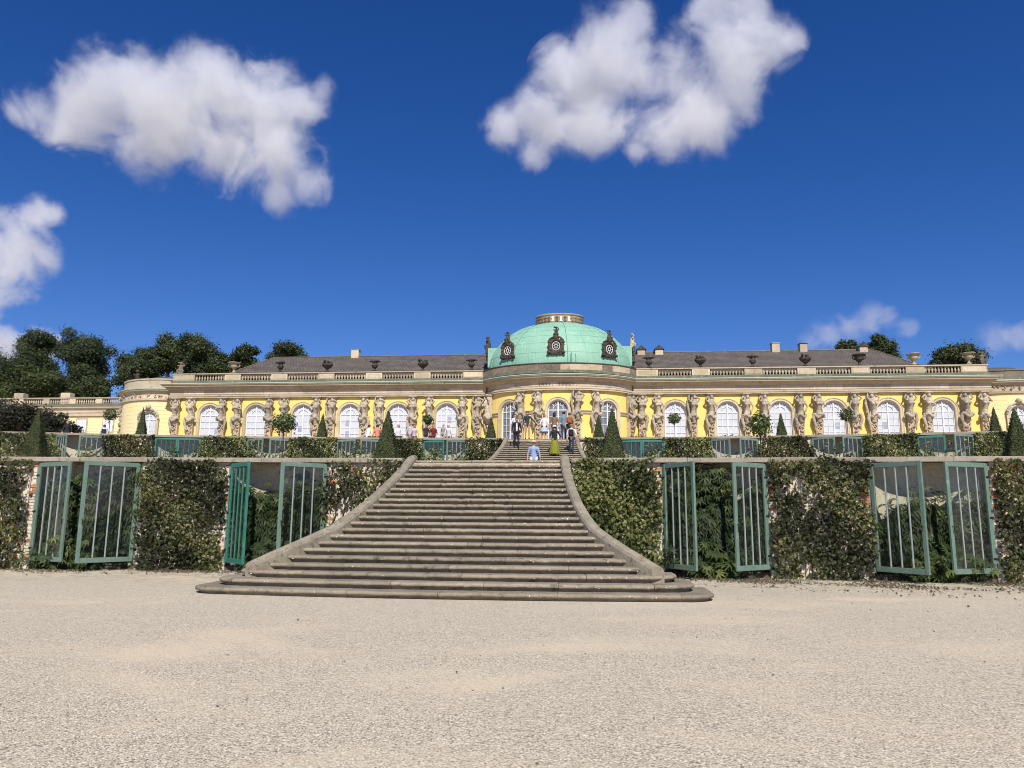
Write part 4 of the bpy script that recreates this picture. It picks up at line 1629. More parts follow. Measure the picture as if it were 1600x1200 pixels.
def caryatid_mesh(v):
    g = random.Random(100 + v)
    mb = MB()
    tw = g.uniform(-.07, .07)
    mb.tube([(0, -.36, 4.35), (tw, -.42, 4.75), (tw * 1.4, -.47, 5.1), (tw, -.48, 5.5), (0, -.55, 5.95), (-tw * .5, -.55, 6.3), (-tw, -.5, 6.5), (-tw, -.5, 6.68)],
            [.22, .29, .35, .26, .34, .36, .27, .11], 12, squash=.85)
    hx = -tw + g.uniform(-.1, .1)
    mb.ball((hx, -.62, 6.82), .18, 1, (.9, 1, 1.15))
    mb.ball((hx, -.5, 6.88), .21, 1)
    for k in range(6):
        mb.ball((hx + g.uniform(-.2, .2), -.5 + g.uniform(-.05, .1), 6.78 + g.uniform(-.1, .2)), .09)
    up = lambda s, ex, hx_: mb.tube([(s * .33, -.52, 6.38), (s * ex, -.62, 6.62), (s * hx_, -.55, 7.08)], [.115, .09, .065], 8)
    u_ = v
    v = v % 5
    if v == 0:
        up(1, .56, .26); up(-1, .54, .30)
    elif v == 1:
        up(1, .55, .12)
        mb.tube([(-.33, -.52, 6.38), (-.52, -.72, 5.95), (.05, -.98, 6.1)], [.115, .09, .065], 8)
    elif v == 2:
        up(-1, .56, .1)
        mb.tube([(.33, -.52, 6.38), (.56, -.6, 5.85), (.30, -.78, 5.3)], [.115, .09, .065], 8)
    elif v == 3:
        up(1, .5, .45); up(-1, .56, -.05)
        mb.tube([(.5, -.4, 6.9), (.62, -.35, 6.1), (.45, -.35, 5.2)], [.12, .14, .1], 8)
    else:
        mb.tube([(-.33, -.52, 6.38), (-.58, -.72, 6.2), (-.2, -.85, 6.62)], [.115, .09, .065], 8)
        up(1, .58, .2)
    # breast and belly
    mb.ball((-.16, -.86, 6.08), .15, 1); mb.ball((.16, -.86, 6.08), .15, 1)
    # drapery round the hips
    for k in range(9):
        a = PI * (.05 + .9 * k / 8)
        mb.ball((.42 * math.cos(a) + tw, -.42 - .34 * math.sin(a), 4.95 + .16 * math.sin(3 * a + v)), .14 + .04 * g.random())
    s = 1 if v % 2 else -1
    mb.tube([(s * .42, -.5, 5.15), (s * .5, -.5, 4.6), (s * .36, -.48, 4.0), (s * .42, -.42, 3.55)], [.14, .16, .13, .05], 7)
    # fruit garland down the herm
    for k in range(46):
        z = g.uniform(2.5, 4.9)
        w = .10 + .18 * (z - 2.5) / 2.2
        mb.ball((g.uniform(-w, w), -.40 - g.uniform(0, .14), z), g.uniform(.045, .10))
    mb.box(-.40, .40, -.78, -.002, 7.06, 7.2)
    mb.box(-.30, .30, -.55, -.002, 6.4, 7.1)
    mb.box(-.30, .30, -.36, -.002, 4.2, 6.5)
    return remesh(mb, .034, 'caryatid', FIG, disp=.006, seed=v)


CARY = [caryatid_mesh(v) for v in range(10)]
hp = MB()
hp.add([(-.22, -.34, 0), (.22, -.34, 0), (.22, -.001, 0), (-.22, -.001, 0), (-.31, -.38, 4.4), (.31, -.38, 4.4), (.31, -.001, 4.4), (-.31, -.001, 4.4)],
       [(0, 3, 2, 1), (4, 5, 6, 7), (0, 1, 5, 4), (1, 2, 6, 5), (2, 3, 7, 6), (3, 0, 4, 7)])
hp.box(-.34, .34, -.42, -.003, 0, .5)
HERM = hp.mesh('herm_pillar', M['herm'])
hp.fix(HERM)
cr_ = random.Random(21)


def caryatid(x, y, rz):
    v = cr_.randrange(10)
    c = put('caryatid', CARY[v], pal, (x, y, 0), (0, 0, rz), (cr_.choice((-1, 1)) * cr_.uniform(.98, 1.06), 1, 1))
    put('herm_pillar', HERM, c)


for s in (-1, 1):
    for px in PED[1:]:
        for o_ in (-.82, .82):
            caryatid(s * px + o_, 0, 0)
    caryatid(s * 9.62, 0, 0)
    caryatid(s * 8.05, 0, 0)
for ph in (-66, -28.5, -14.4, 14.4, 28.5, 66):
    p, nn = bow.at(R(ph))
    caryatid(p[0], p[1], math.atan2(nn[0], -nn[1]))


def putto_mesh(v):
    g = random.Random(40 + v)
    mb = MB()
    mb.tube([(0, 0, 0), (0, 0, .35), (.05, -.05, .7), (0, -.05, .85)], [.26, .24, .22, .1], 9)
    mb.ball((.06, -.1, 1.02), .17, 1)
    for s in (-1, 1):
        mb.tube([(s * .18, -.05, .72), (s * .36, -.12, .62 + .25 * g.random()), (s * .3, -.15, .95 * g.uniform(.6, 1.1))], [.09, .075, .06], 7)
        mb.tube([(s * .14, -.1, .2), (s * .3, -.32, .12), (s * .26, -.3, -.2)], [.14, .11, .07], 7)
    mb.ball((-.2, 0, 1.1), .13)
    mb.box(-.25, .25, -.2, .2, -.25, .05)
    return remesh(mb, .05, 'putto', M['blackstone'], disp=.008, seed=v)


PUTTO = [putto_mesh(v) for v in range(3)]


def cartouche_mesh():
    mb = MB()
    n = 20
    for k in range(n):
        a = 2 * PI * k / n
        mb.ball((.62 * math.cos(a), -.05, .85 + .68 * math.sin(a)), .17)
    mb.box(-.8, .8, -.1, .35, 0, .16)
    for s in (-1, 1):
        mb.ball((s * .78, -.08, .18), .2, 1); mb.ball((s * .74, -.06, 1.25), .17, 1); mb.ball((s * .66, -.05, 1.5), .15, 1); mb.ball((s * .72, 0, .6), .14)
        mb.tube([(s * .75, -.05, .2), (s * .68, -.05, .7), (s * .8, -.05, 1.3)], [.12, .09, .12], 7)
        mb.tube([(s * .8, -.1, 1.35), (s * .45, -.15, 1.72), (0, -.15, 1.86)], [.09, .11, .14], 7)
    mb.ball((0, -.12, 1.75), .22, 1)
    for k in range(16):
        a = 2 * PI * k / 16 + .1
        r0 = 1.0 if k % 2 else 1.14
        mb.tube([(.6 * math.cos(a), -.02, .85 + .66 * math.sin(a)), (.82 * r0 * math.cos(a), -.12, .88 + .86 * r0 * math.sin(a))], [.11, .05], 6)
    # a solid ring, open in the middle
    return remesh(mb, .05, 'cartouche', M['blackstone'], disp=.014, seed=3)


CART = cartouche_mesh()
wh = MB()
wh.tube([(.40 * math.cos(2 * PI * k / 20), -.06, .85 + .45 * math.sin(2 * PI * k / 20)) for k in range(21)], .03, 5)
for k in range(8):
    a = PI / 4 * k
    wh.tube([(.12 * math.cos(a), -.06, .85 + .14 * math.sin(a)), (.39 * math.cos(a), -.06, .85 + .44 * math.sin(a))], .022, 4)
wh.tube([(.13 * math.cos(2 * PI * k / 12), -.06, .85 + .16 * math.sin(2 * PI * k / 12)) for k in range(13)], .024, 5)
WHEEL = wh.mesh('wheel_muntins', M['white'])
dk = MB()
dk.lathe([(.02, 0), (.62, 0)], 20, (0, 0, 0), 1, 1, cap=False)
DISC = dk.mesh('oculus_pane', M['iron'])


def lucarne(x, y, z, rz, v, mat=None):
    c = put('lucarne', CART, pal, (x, y, z), (0, 0, rz), (.92, .92, .92))
    put('wheel_muntins', WHEEL, c)
    put('oculus_pane', DISC, c, (0, .02, .85), (PI / 2, 0, 0))
    MB().box(-.6, .6, .06, 1.9, .02, 1.55).build('lucarne_body', M['copper'], c)
    p = put('putto', PUTTO[v], c, (0, 0, 1.98), scale=(.82, .82, .80))
    if mat:
        slot(p, mat)


for ph, v in ((-41.5, 0), (-1.2, 1), (41.5, 2)):
    q = dome_pt(R(ph), 10.75, .25)
    lucarne(q.x, q.y, 10.62 - (.12 if abs(ph) > 10 else 0), math.atan2(math.sin(R(ph)), math.cos(R(ph)) / SY), v)
for s, v in ((-1, 0), (1, 1)):
    MB().box(min(s * 5.8, s * 7.25), max(s * 5.8, s * 7.25), .4, 2.6, 10.2, 12.2).build('side_dormer', M['copper'], pal)
    c = put('lucarne', CART, pal, (s * 7.34, 1.5, 10.5), (0, 0, s * PI / 2))
    p = put('putto', PUTTO[v], c, (0, 0, 2.0))
    if s > 0:
        slot(p, M['stone'])

# ---- round end pavilions
for s in (-1, 1):
    cx, cy, rr = s * 43.4, 6.6, 5.6
    ov = Oval(rr, rr, cx, cy)
    p0, p1 = (-R(110), R(70)) if s < 0 else (-R(70), R(110))
    arch_wall(ov, ov.arc(p0), ov.arc(p1), 0, 7.3, [(0, .86, SILL + 4.95, SILL)], .3).build('pavilion_wall', M['rustic'], pal)
    window(WINR, (cx, cy - rr, SILL))
    fr = ov.frames(p0, p1, 48)
    MB().sweep([(0, 7.2), (.15, 7.2), (.2, 7.4), (.08, 7.42), (.08, 7.95), (.2, 8.0), (0, 8.0)], fr).build('architrave', M['frieze'], pal)
    MB().sweep([(0, 8.001), (.2, 8.001), (.45, 8.2), (.5, 8.35), (0, 8.35)], fr).build('cornice', M['stone'], pal)
    MB().sweep([(0, 8.351), (.54, 8.351), (.55, 8.44), (.1, 8.55), (0, 8.55)], fr).build('copper_gutter', M['copper_edge'], pal)
    MB().sweep([(-.4, 8.551), (.05, 8.551), (.05, 8.75), (-.02, 8.78), (-.02, 9.4), (.06, 9.42), (.06, 9.56), (-.4, 9.56)], fr).build('attic', M['frieze'] if s < 0 else M['darkstone'], pal)
    for k in range(26):
        ph = p0 + (p1 - p0) * (k + .5) / 26
        p, nn = ov.at(ph)
        mb = MB()
        for j in range(4):
            mb.ball((p[0] + nn[0] * .12 + prand.uniform(-.22, .22), p[1] + nn[1] * .12 + prand.uniform(-.1, .1), 7.68 + prand.uniform(-.16, .18)), prand.uniform(.07, .13))
        mb.build('frieze_scroll', M['figure'] if k % 2 else M['stone'], pal)
    # garland over the window
    mb = MB()
    g_ = random.Random(9)
    for k in range(26):
        a = PI * (.02 + .96 * k / 25)
        mb.ball((1.12 * math.cos(a), -.1, 5.15 + 1.12 * math.sin(a)), g_.uniform(.1, .19))
    mb.ball((0, -.2, 6.45), .28, 1)
    put('window_garland', remesh(mb, .05, 'window_garland', FIG, disp=.012, seed=5), pal, (cx, cy - rr, 0))
    MB().lathe([(5.5, 9.3), (3, 10.2), (.1, 10.6)], 40, (cx, cy, 0)).build('pavilion_roof', M['roof'], pal)
    # carved trail where the pavilion meets the side wing
    if s < 0:
        p, nn = ov.at(-R(66))
        mb = MB()
        for k in range(40):
            mb.ball((p[0] + nn[0] * .1 + g_.uniform(-.2, .2), p[1] + nn[1] * .1 + g_.uniform(-.15, .15), 2.5 + 4.5 * k / 40), g_.uniform(.1, .2))
        mb.build('carved_trail', M['figure'], pal)

# ------------------------------------------------------------------ low side wing beyond the left pavilion
sw = empty('side_wing', (-60, 96, 2 * H))
tag(sw, 'low pale yellow side wing with balustrade behind the trees at left', 'building')
MB().box(-38, 8, 0, 10, 0, 8.2).build('wall', M['rustic'], sw)
MB().sweep([(0, 8.2), (.2, 8.2), (.22, 8.6), (.3, 8.65), (.3, 9.0), (.6, 9.25), (.65, 9.45), (0, 9.45)], [((-38, 0), (0, -1)), ((8, 0), (0, -1))]).build('cornice', M['frieze'], sw)
MB().sweep([(-.2, 9.451), (.68, 9.451), (.68, 9.53), (.2, 9.72), (.2, 9.9), (-.2, 9.9)], [((-38, 0), (0, -1)), ((8, 0), (0, -1))]).build('gutter', M['plinth'], sw)
MB().bbox(-38, 8, -.22, .2, 10.56, 10.75, .02).build('top_rail', M['stone'], sw)
for i in range(12):
    x = -37 + 3.8 * i
    MB().bbox(x - .45, x + .45, -.18, .2, 9.901, 10.559, .01).build('pedestal', M['frieze'], sw)
    mb = MB()
    for j in range(9):
        mb.lathe([(r, z * 1.04) for r, z in BAL], 6, (x + .45 + 2.9 * (j + .5) / 9, 0, 9.901))
    o = mb.build('balusters', M['frieze'], sw)
    o['kind'] = 'stuff'
    wx = x + 1.55
    w = MB().bbox(wx - .85, wx + .85, -.06, .05, 5.9, 7.95, .02).build('window', M['stone'], sw)
    MB().box(wx - .62, wx + .62, -.075, -.065, 6.1, 7.72).build('pane', M['curtain'], w)
    mb = MB()
    mb.box(wx - .05, wx + .05, -.11, -.08, 6.1, 7.72)
    for z in (6.1, 6.65, 7.2, 7.68):
        mb.box(wx - .62, wx - .052, -.105, -.082, z, z + .05)
        mb.box(wx + .052, wx + .62, -.105, -.082, z, z + .05)
    for s in (-1, 1):
        mb.box(wx + s * .62 - .06, wx + s * .62 + .06, -.108, -.081, 6.1, 7.72)
    mb.build('casement', M['white'], w)
for x in (-8.6, -15.5):
    MB().bbox(x - .7, x + .7, 1, 2, 10.0, 11.6, .03).build('chimney', M['frieze'], sw)

# ------------------------------------------------------------------ urns and groups on the balustrades
ur = random.Random(31)


def urn_mesh(v):
    mb = MB()
    if v == 0:      # broad open vase
        mb.lathe([(.24, 0), (.24, .1), (.12, .16), (.10, .34), (.22, .46), (.36, .62), (.40, .82), (.34, .92), (.62, 1.04), (.62, 1.1), (.3, 1.12)], 14)
        for s in (-1, 1):
            mb.tube([(s * .34, 0, .6), (s * .56, 0, .72), (s * .5, 0, .98)], .06, 6)
    elif v == 1:    # vase heaped with fruit and leaves
        mb.lathe([(.24, 0), (.24, .1), (.12, .16), (.12, .3), (.34, .45), (.52, .66), (.5, .8), (.1, .82)], 14)
        for k in range(26):
            a = ur.uniform(0, 2 * PI)
            mb.ball((ur.uniform(.1, .55) * math.cos(a), .4 * math.sin(a), ur.uniform(.7, 1.12)), ur.uniform(.08, .15))
    else:           # flaming vase with spread leaves
        mb.lathe([(.22, 0), (.22, .1), (.11, .16), (.11, .3), (.26, .42), (.34, .62), (.2, .84), (.24, .95), (.06, 1.25)], 14)
        for k in range(10):
            a = 2 * PI * k / 10
            mb.tube([(.15 * math.cos(a), .15 * math.sin(a), .9), (.42 * math.cos(a), .3 * math.sin(a), 1.08), (.66 * math.cos(a), .45 * math.sin(a), .98)], [.07, .09, .03], 6)
    return remesh(mb, .045, 'urn', M['blackstone'], disp=.006, seed=v)


URN = [urn_mesh(v) for v in range(3)]
USTYLE = {0: ('soot-black open stone vase', 0), 1: ('soot-black stone vase heaped with fruit', 1), 2: ('soot-black stone vase with spreading leaves', 2)}
seq = {-1: [2, 1, 2, 1, 2, 0], 1: [2, 1, 2, 1, 0, 0, 0]}
for s in (-1, 1):
    for i, px in enumerate(PED[:6] if s < 0 else PED):
        st, v = USTYLE[seq[s][i]]
        lite = (s > 0 and i >= 5) or (s < 0 and i == 5)
        if lite:
            st = 'pale lichen-covered stone vase'
        o = put('urn', URN[v], None, (s * px, PAL[1], PAL[2] + 9.846), (0, 0, ur.uniform(-.4, .4)), (1.05, 1.05, 1.0))
        if lite:
            slot(o, M['stone'])
        b = MB()
        b.bbox(-.28, .28, -.2, .2, -.002, .05, .01)
        tag(o, f"{st} on the balustrade, {ORD[i]} {'left' if s < 0 else 'right'} of the dome", 'urn', 'urns on the palace balustrade')
for x, lab in ((-39.7, 'dark carved putti group on the left end of the balustrade'), (40.0, 'dark carved putto at the right end of the balustrade')):
    o = put('putto_group', PUTTO[1], None, (x, PAL[1], PAL[2] + 10.06), (0, 0, .3), (1.0, .8, .85))
    slot(o, M['darkstone'])
    tag(o, lab, 'statue')
o = put('statue', PUTTO[2], None, (-47.3, PAL[1] + 4.6, PAL[2] + 9.80), (0, 0, -.3), (1.3, 1, 1.2))
slot(o, M['blackstone'])
tag(o, 'dark statue on the attic of the left round pavilion', 'statue')
# ------------------------------------------------------------------ trees
def tree(name, x, y, zc, rx, rz, label, seed, ground=2 * H, n=6500, mat=None, size=(.20, .40), group='tall trees behind the palace', lobes=16, cat='tree', shape=QUAD, trunk_r=.45):
    g = np.random.default_rng(seed)
    e = empty(name, (x, y, ground))
    zc -= ground
    tb = MB()
    base = zc - rz * .55
    pts = [(0, 0, 0), (g.normal() * .2, 0, base * .5), (g.normal() * .3, g.normal() * .3, base), (0, 0, zc + rz * .3)]
    tb.tube(pts, [trunk_r, trunk_r * .75, trunk_r * .6, trunk_r * .2], 8)
    cl = []
    for i in range(lobes):
        a = g.uniform(0, 2 * PI)
        t = g.uniform(-.95, .9)
        q = math.sqrt(max(0, 1 - t * t)) * g.uniform(.3, .98)
        c = np.array([rx * q * math.cos(a), rx * q * math.sin(a), zc + rz * t * g.uniform(.68, .88)])
        r = min(rx, rz) * g.uniform(.20, .36)
        cl.append((c, r))
        m = (c * np.array([.5, .5, 0]) + np.array([0, 0, base + (c[2] - base) * .45]))
        tb.tube([(0, 0, max(base * .9, .5)), tuple(m), tuple(c)], [trunk_r * .35, trunk_r * .22, .05], 5)
    cl.append((np.array([0, 0, zc]), min(rx, rz) * .42))
    tb.build('trunk', M['bark'], e)
    P, Nn, S, T = [], [], [], []
    w = np.array([r ** 2 for c, r in cl])
    w /= w.sum()
    idx = g.choice(len(cl), n, p=w)
    d = g.normal(size=(n, 3))
    d /= np.linalg.norm(d, axis=1, keepdims=True)
    rad = np.array([cl[i][1] for i in idx])
    cc = np.array([cl[i][0] for i in idx])
    rr = g.uniform(.3, 1.0, n) ** .5 * (1 + .25 * np.sin(d[:, 0] * 5 + idx) * np.sin(d[:, 2] * 6 + idx * 2)) + np.abs(g.normal(size=n)) * .16
    P = cc + d * (rad * rr)[:, None] * np.array([1.1, 1.1, .9])
    loose = (g.uniform(size=n) < .38)[:, None]
    P = P + loose * g.normal(size=(n, 3)) * (rad * .38)[:, None]
    Nn = d + np.array([0, -.25, .45]) + g.normal(size=(n, 3)) * .5
    S = g.uniform(size[0], size[1], n)
    T = np.clip(.5 + .28 * np.sin(idx * 2.4) + g.normal(size=n) * .24, 0, 1)
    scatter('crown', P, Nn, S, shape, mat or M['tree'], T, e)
    return tag(e, label, cat, group)


TREES = [
    (-95.6, 125, 29.0, 4.2, 5.0, 'tall tree with the leftmost rounded top behind the side wing', 1),
    (-86.2, 125, 29.6, 5.0, 4.8, 'tallest forked tree at left, second from the picture edge', 2),
    (-101, 121, 24.0, 6.0, 5.8, 'broad dark tree at the left edge behind the side wing', 3),
    (-92.5, 120, 23.2, 5.2, 5.2, 'full dark tree in front of the two tallest at left', 4),
    (-84.5, 120, 22.2, 5.0, 4.6, 'lower dark tree filling the gap beside the side wing balustrade', 5),
    (-76.0, 126, 27.0, 4.4, 3.8, 'loose tree just right of the sky gap, above the left pavilion', 6),
    (-71.6, 127, 29.8, 3.6, 3.6, 'narrow tree with pointed top above the left pavilion', 7),
    (-65.0, 125, 28.4, 4.8, 4.2, 'broad tree behind the left end of the balustrade', 8),
    (-73.5, 122, 23.5, 4.0, 4.0, 'low dark tree directly behind the left pavilion attic', 12),
    (-58.0, 128, 28.6, 2.6, 2.6, 'small tree between two broad ones left of the slate hip', 9),
    (-50.6, 130, 28.6, 5.0, 3.4, 'wide low tree above the left end of the slate roof', 10),
    (44.8, 125, 28.0, 1.7, 1.7, 'small round tree top at the right end of the slate ridge', 13),
    (49.6, 126, 28.0, 3.2, 2.9, 'bushy tree behind the right hip of the slate roof', 14),
    (61.6, 125, 26.0, 3.7, 3.0, 'dark tree behind the right end of the balustrade', 15),
    (-79.6, 119, 20.6, 3.6, 3.8, 'low tree by the side wing balustrade next to the pavilion', 32),
    (-61.5, 126, 26.2, 3.8, 3.4, 'low tree behind the pale urn at left', 34),
]
for x, y, zc, rx, rz, lab, sd_ in TREES:
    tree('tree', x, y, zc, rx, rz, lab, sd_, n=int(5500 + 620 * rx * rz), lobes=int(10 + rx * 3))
for x, y, zc, rx, rz, lab, sd_ in [(-50.4, 63, 9.0, 2.6, 2.9, 'dark dense shrub tree on the upper terrace at the left edge', 21),
                                   (-46.2, 62, 8.8, 2.2, 2.7, 'dark shrub tree behind the leftmost clipped pyramid', 22),
                                   (-42.9, 62, 8.3, 1.45, 2.2, 'loose dark shrub tree before the side wing', 23)]:
    tree('shrub_tree', x, y, zc, rx, rz, lab, sd_, n=8000, mat=M['conifer'], size=(.12, .24), group='dark shrub trees on the upper terrace', lobes=34, trunk_r=.12)


# ------------------------------------------------------------------ clipped yew pyramids
def pyramid(x, y, z, hw, h, rz, label, n, leaf):
    e = empty('yew_pyramid', (x, y, z), rz)
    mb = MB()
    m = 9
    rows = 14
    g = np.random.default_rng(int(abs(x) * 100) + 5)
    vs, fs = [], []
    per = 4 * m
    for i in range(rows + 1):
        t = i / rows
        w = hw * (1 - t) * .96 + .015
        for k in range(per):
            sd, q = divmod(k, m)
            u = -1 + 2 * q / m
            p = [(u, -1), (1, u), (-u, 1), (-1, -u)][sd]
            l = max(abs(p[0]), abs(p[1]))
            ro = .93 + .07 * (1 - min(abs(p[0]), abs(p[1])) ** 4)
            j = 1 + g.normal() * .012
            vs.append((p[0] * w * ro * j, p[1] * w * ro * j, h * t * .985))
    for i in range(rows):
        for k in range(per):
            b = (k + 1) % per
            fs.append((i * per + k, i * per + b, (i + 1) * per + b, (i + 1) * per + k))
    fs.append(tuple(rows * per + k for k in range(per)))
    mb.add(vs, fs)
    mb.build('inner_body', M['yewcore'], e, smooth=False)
    sd = g.integers(0, 4, n)
    t = 1 - np.sqrt(g.uniform(0, 1, n))
    u = g.uniform(-1, 1, n)
    w = hw * (1 - t) + .01 + np.abs(g.normal(size=n)) * .010
    nx = np.choose(sd, [0, 1, 0, -1]).astype(float)
    ny = np.choose(sd, [-1, 0, 1, 0]).astype(float)
    ux = np.choose(sd, [1, 0, -1, 0]).astype(float)
    uy = np.choose(sd, [0, 1, 0, -1]).astype(float)
    w = w * (1 + .035 * np.sin(t * 19 + sd * 2.1 + x) + .03 * np.sin(u * 7 + t * 11 + sd)) + (g.uniform(size=n) < .03) * g.uniform(0, .06, n)
    P = np.stack([(nx + ux * u * .97) * w, (ny + uy * u * .97) * w, h * t], 1)
    Nn = np.stack([nx, ny, np.full(n, hw / h)], 1) + g.normal(size=(n, 3)) * .45
    T = np.clip(.5 + g.normal(size=n) * .25 + .15 * np.sin(P[:, 0] * 9 + P[:, 2] * 7), 0, 1)
    scatter('foliage', P, Nn, g.uniform(leaf * .6, leaf * 1.3, n), QUAD, M['yew'], T, e)
    return tag(e, label, 'topiary', 'clipped yew pyramids')


for x, y, zt, lab in [(-18.1, 27.0, 5.49, 'large clipped yew pyramid on the first terrace at the left edge'),
                      (-4.47, 27.0, 5.31, 'large clipped yew pyramid just left of the stairs'),
                      (3.62, 27.0, 5.32, 'large clipped yew pyramid just right of the stairs'),
                      (17.05, 27.0, 5.24, 'large clipped yew pyramid on the first terrace at the right edge')]:
    pyramid(x, y, H - .02, .51, zt - H, math.atan(-2 * C1 * x * 1.5), lab, 7000, .045)
for x, zt, lab in [(-29.2, 9.05, 'small distant yew pyramid before the left pavilion window'), (-15.8, 8.54, 'small distant yew pyramid between two left wing windows'),
                   (-3.85, 8.25, 'small distant yew pyramid left of the upper stairs'), (3.5, 8.29, 'small distant yew pyramid right of the upper stairs'),
                   (15.53, 8.36, 'small distant yew pyramid before a right wing window'), (28.95, 8.69, 'small distant yew pyramid below the right end of the facade')]:
    pyramid(x, 51.8, 2 * H - .02, .47, zt - 2 * H, math.atan(-2 * C2 * x), lab, 2600, .07)


# ------------------------------------------------------------------ little standard trees
def standard(x, y, z, zc, r, rz_, label, seed, n, loose=1.0, size=(.06, .11)):
    g = np.random.default_rng(seed)
    e = empty('standard_tree', (x, y, z))
    h = zc - z
    MB().tube([(0, 0, 0), (.012, 0, h * .5), (0, 0, h - rz_ * .4), (0, 0, h + rz_ * .3)], [.028, .022, .02, .01], 6).build('trunk', M['bark'], e)
    d = g.normal(size=(n, 3))
    d /= np.linalg.norm(d, axis=1, keepdims=True)
    k = g.uniform(.25, 1, n) ** .5 * (1 + loose * .22 * np.sin(d[:, 0] * 6 + seed) * np.sin(d[:, 2] * 5 + seed * 2) + loose * .12 * g.normal(size=n))
    P = d * k[:, None] * np.array([r, r, rz_]) + np.array([0, 0, h])
    scatter('crown', P, d + g.normal(size=(n, 3)) * .5 + np.array([0, 0, .4]), g.uniform(*size, n), QUAD, M['citrus'], np.clip(.45 + g.normal(size=n) * .28, 0, 1), e)
    return tag(e, label, 'tree', 'little standard trees on the terraces')


standard(-8.4, 27, H - .02, 4.84, .47, .36, 'small round-headed standard tree on the first terrace left of the stairs', 1, 900)
standard(8.68, 27, H - .02, 4.70, .42, .44, 'small round-headed standard tree on the first terrace right of the stairs', 2, 900)
for x, zc, r, lab, sd_ in [(-31.7, 8.5, .52, 'small standard tree before the side wing windows', 3), (-8.3, 8.05, .38, 'slim standard tree among the seated visitors', 4),
                           (8.58, 8.0, .42, 'small standard tree before the first right wing window', 5), (19.75, 8.2, .5, 'small standard tree before a right wing caryatid', 6)]:
    standard(x, 51.8, 2 * H - .02, zc, r, r * .9, lab, sd_, 620, .7, (.08, .14))
# low box mounds peeping over the upper coping
for i, (x, r) in enumerate([(-21.0, 1.0), (-10.9, 1.1), (-5.3, 1.0), (5.9, .9), (11.6, 1.2), (20.6, 1.0), (26, 1.1)]):
    g = np.random.default_rng(200 + i)
    n = 420
    d = g.normal(size=(n, 3)); d[:, 2] = np.abs(d[:, 2])
    d /= np.linalg.norm(d, axis=1, keepdims=True)
    e = empty('low_bush', (x, 48.6, 2 * H - .02))
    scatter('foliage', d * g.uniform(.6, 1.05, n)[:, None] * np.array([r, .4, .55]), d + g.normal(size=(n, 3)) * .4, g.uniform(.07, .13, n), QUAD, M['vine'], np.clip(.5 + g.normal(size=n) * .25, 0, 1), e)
    MB().tube([(0, 0, 0), (0, 0, .3)], .03, 5).build('stem', M['bark'], e)
    s = 'left' if x < 0 else 'right'
    k = sorted([abs(q) for q in (-21.0, -10.9, -5.3, 5.9, 11.6, 20.6, 26) if q * x > 0]).index(abs(x))
    tag(e, f'low bush peeping over the upper coping, {ORD[k]} {s} of the upper stairs', 'bush', 'low bushes on the palace terrace')

# ------------------------------------------------------------------ people
_cm = {}


def cloth(c):
    k = tuple(c)
    if k not in _cm:
        _cm[k] = plain('fabric_%d' % len(_cm), c, .85, var=.18, scale=9)
    return _cm[k]


SKIN = plain('skin', (.55, .33, .24), .55, var=.06)
HAND = None


def hand_mesh():
    mb = MB()
    mb.bbox(-.038, .038, -.014, .014, -.09, 0, .008)
    for i, l in enumerate((.062, .072, .068, .052)):
        x = -.029 + .0195 * i
        mb.tube([(x, 0, -.088), (x, -.006, -.088 - l * .5), (x, -.022, -.088 - l)], [.009, .0085, .006], 5)
    mb.tube([(.034, -.004, -.03), (.058, -.016, -.058), (.056, -.028, -.086)], [.011, .01, .007], 5)
    return mb.mesh('hand', SKIN)


HAND = hand_mesh()


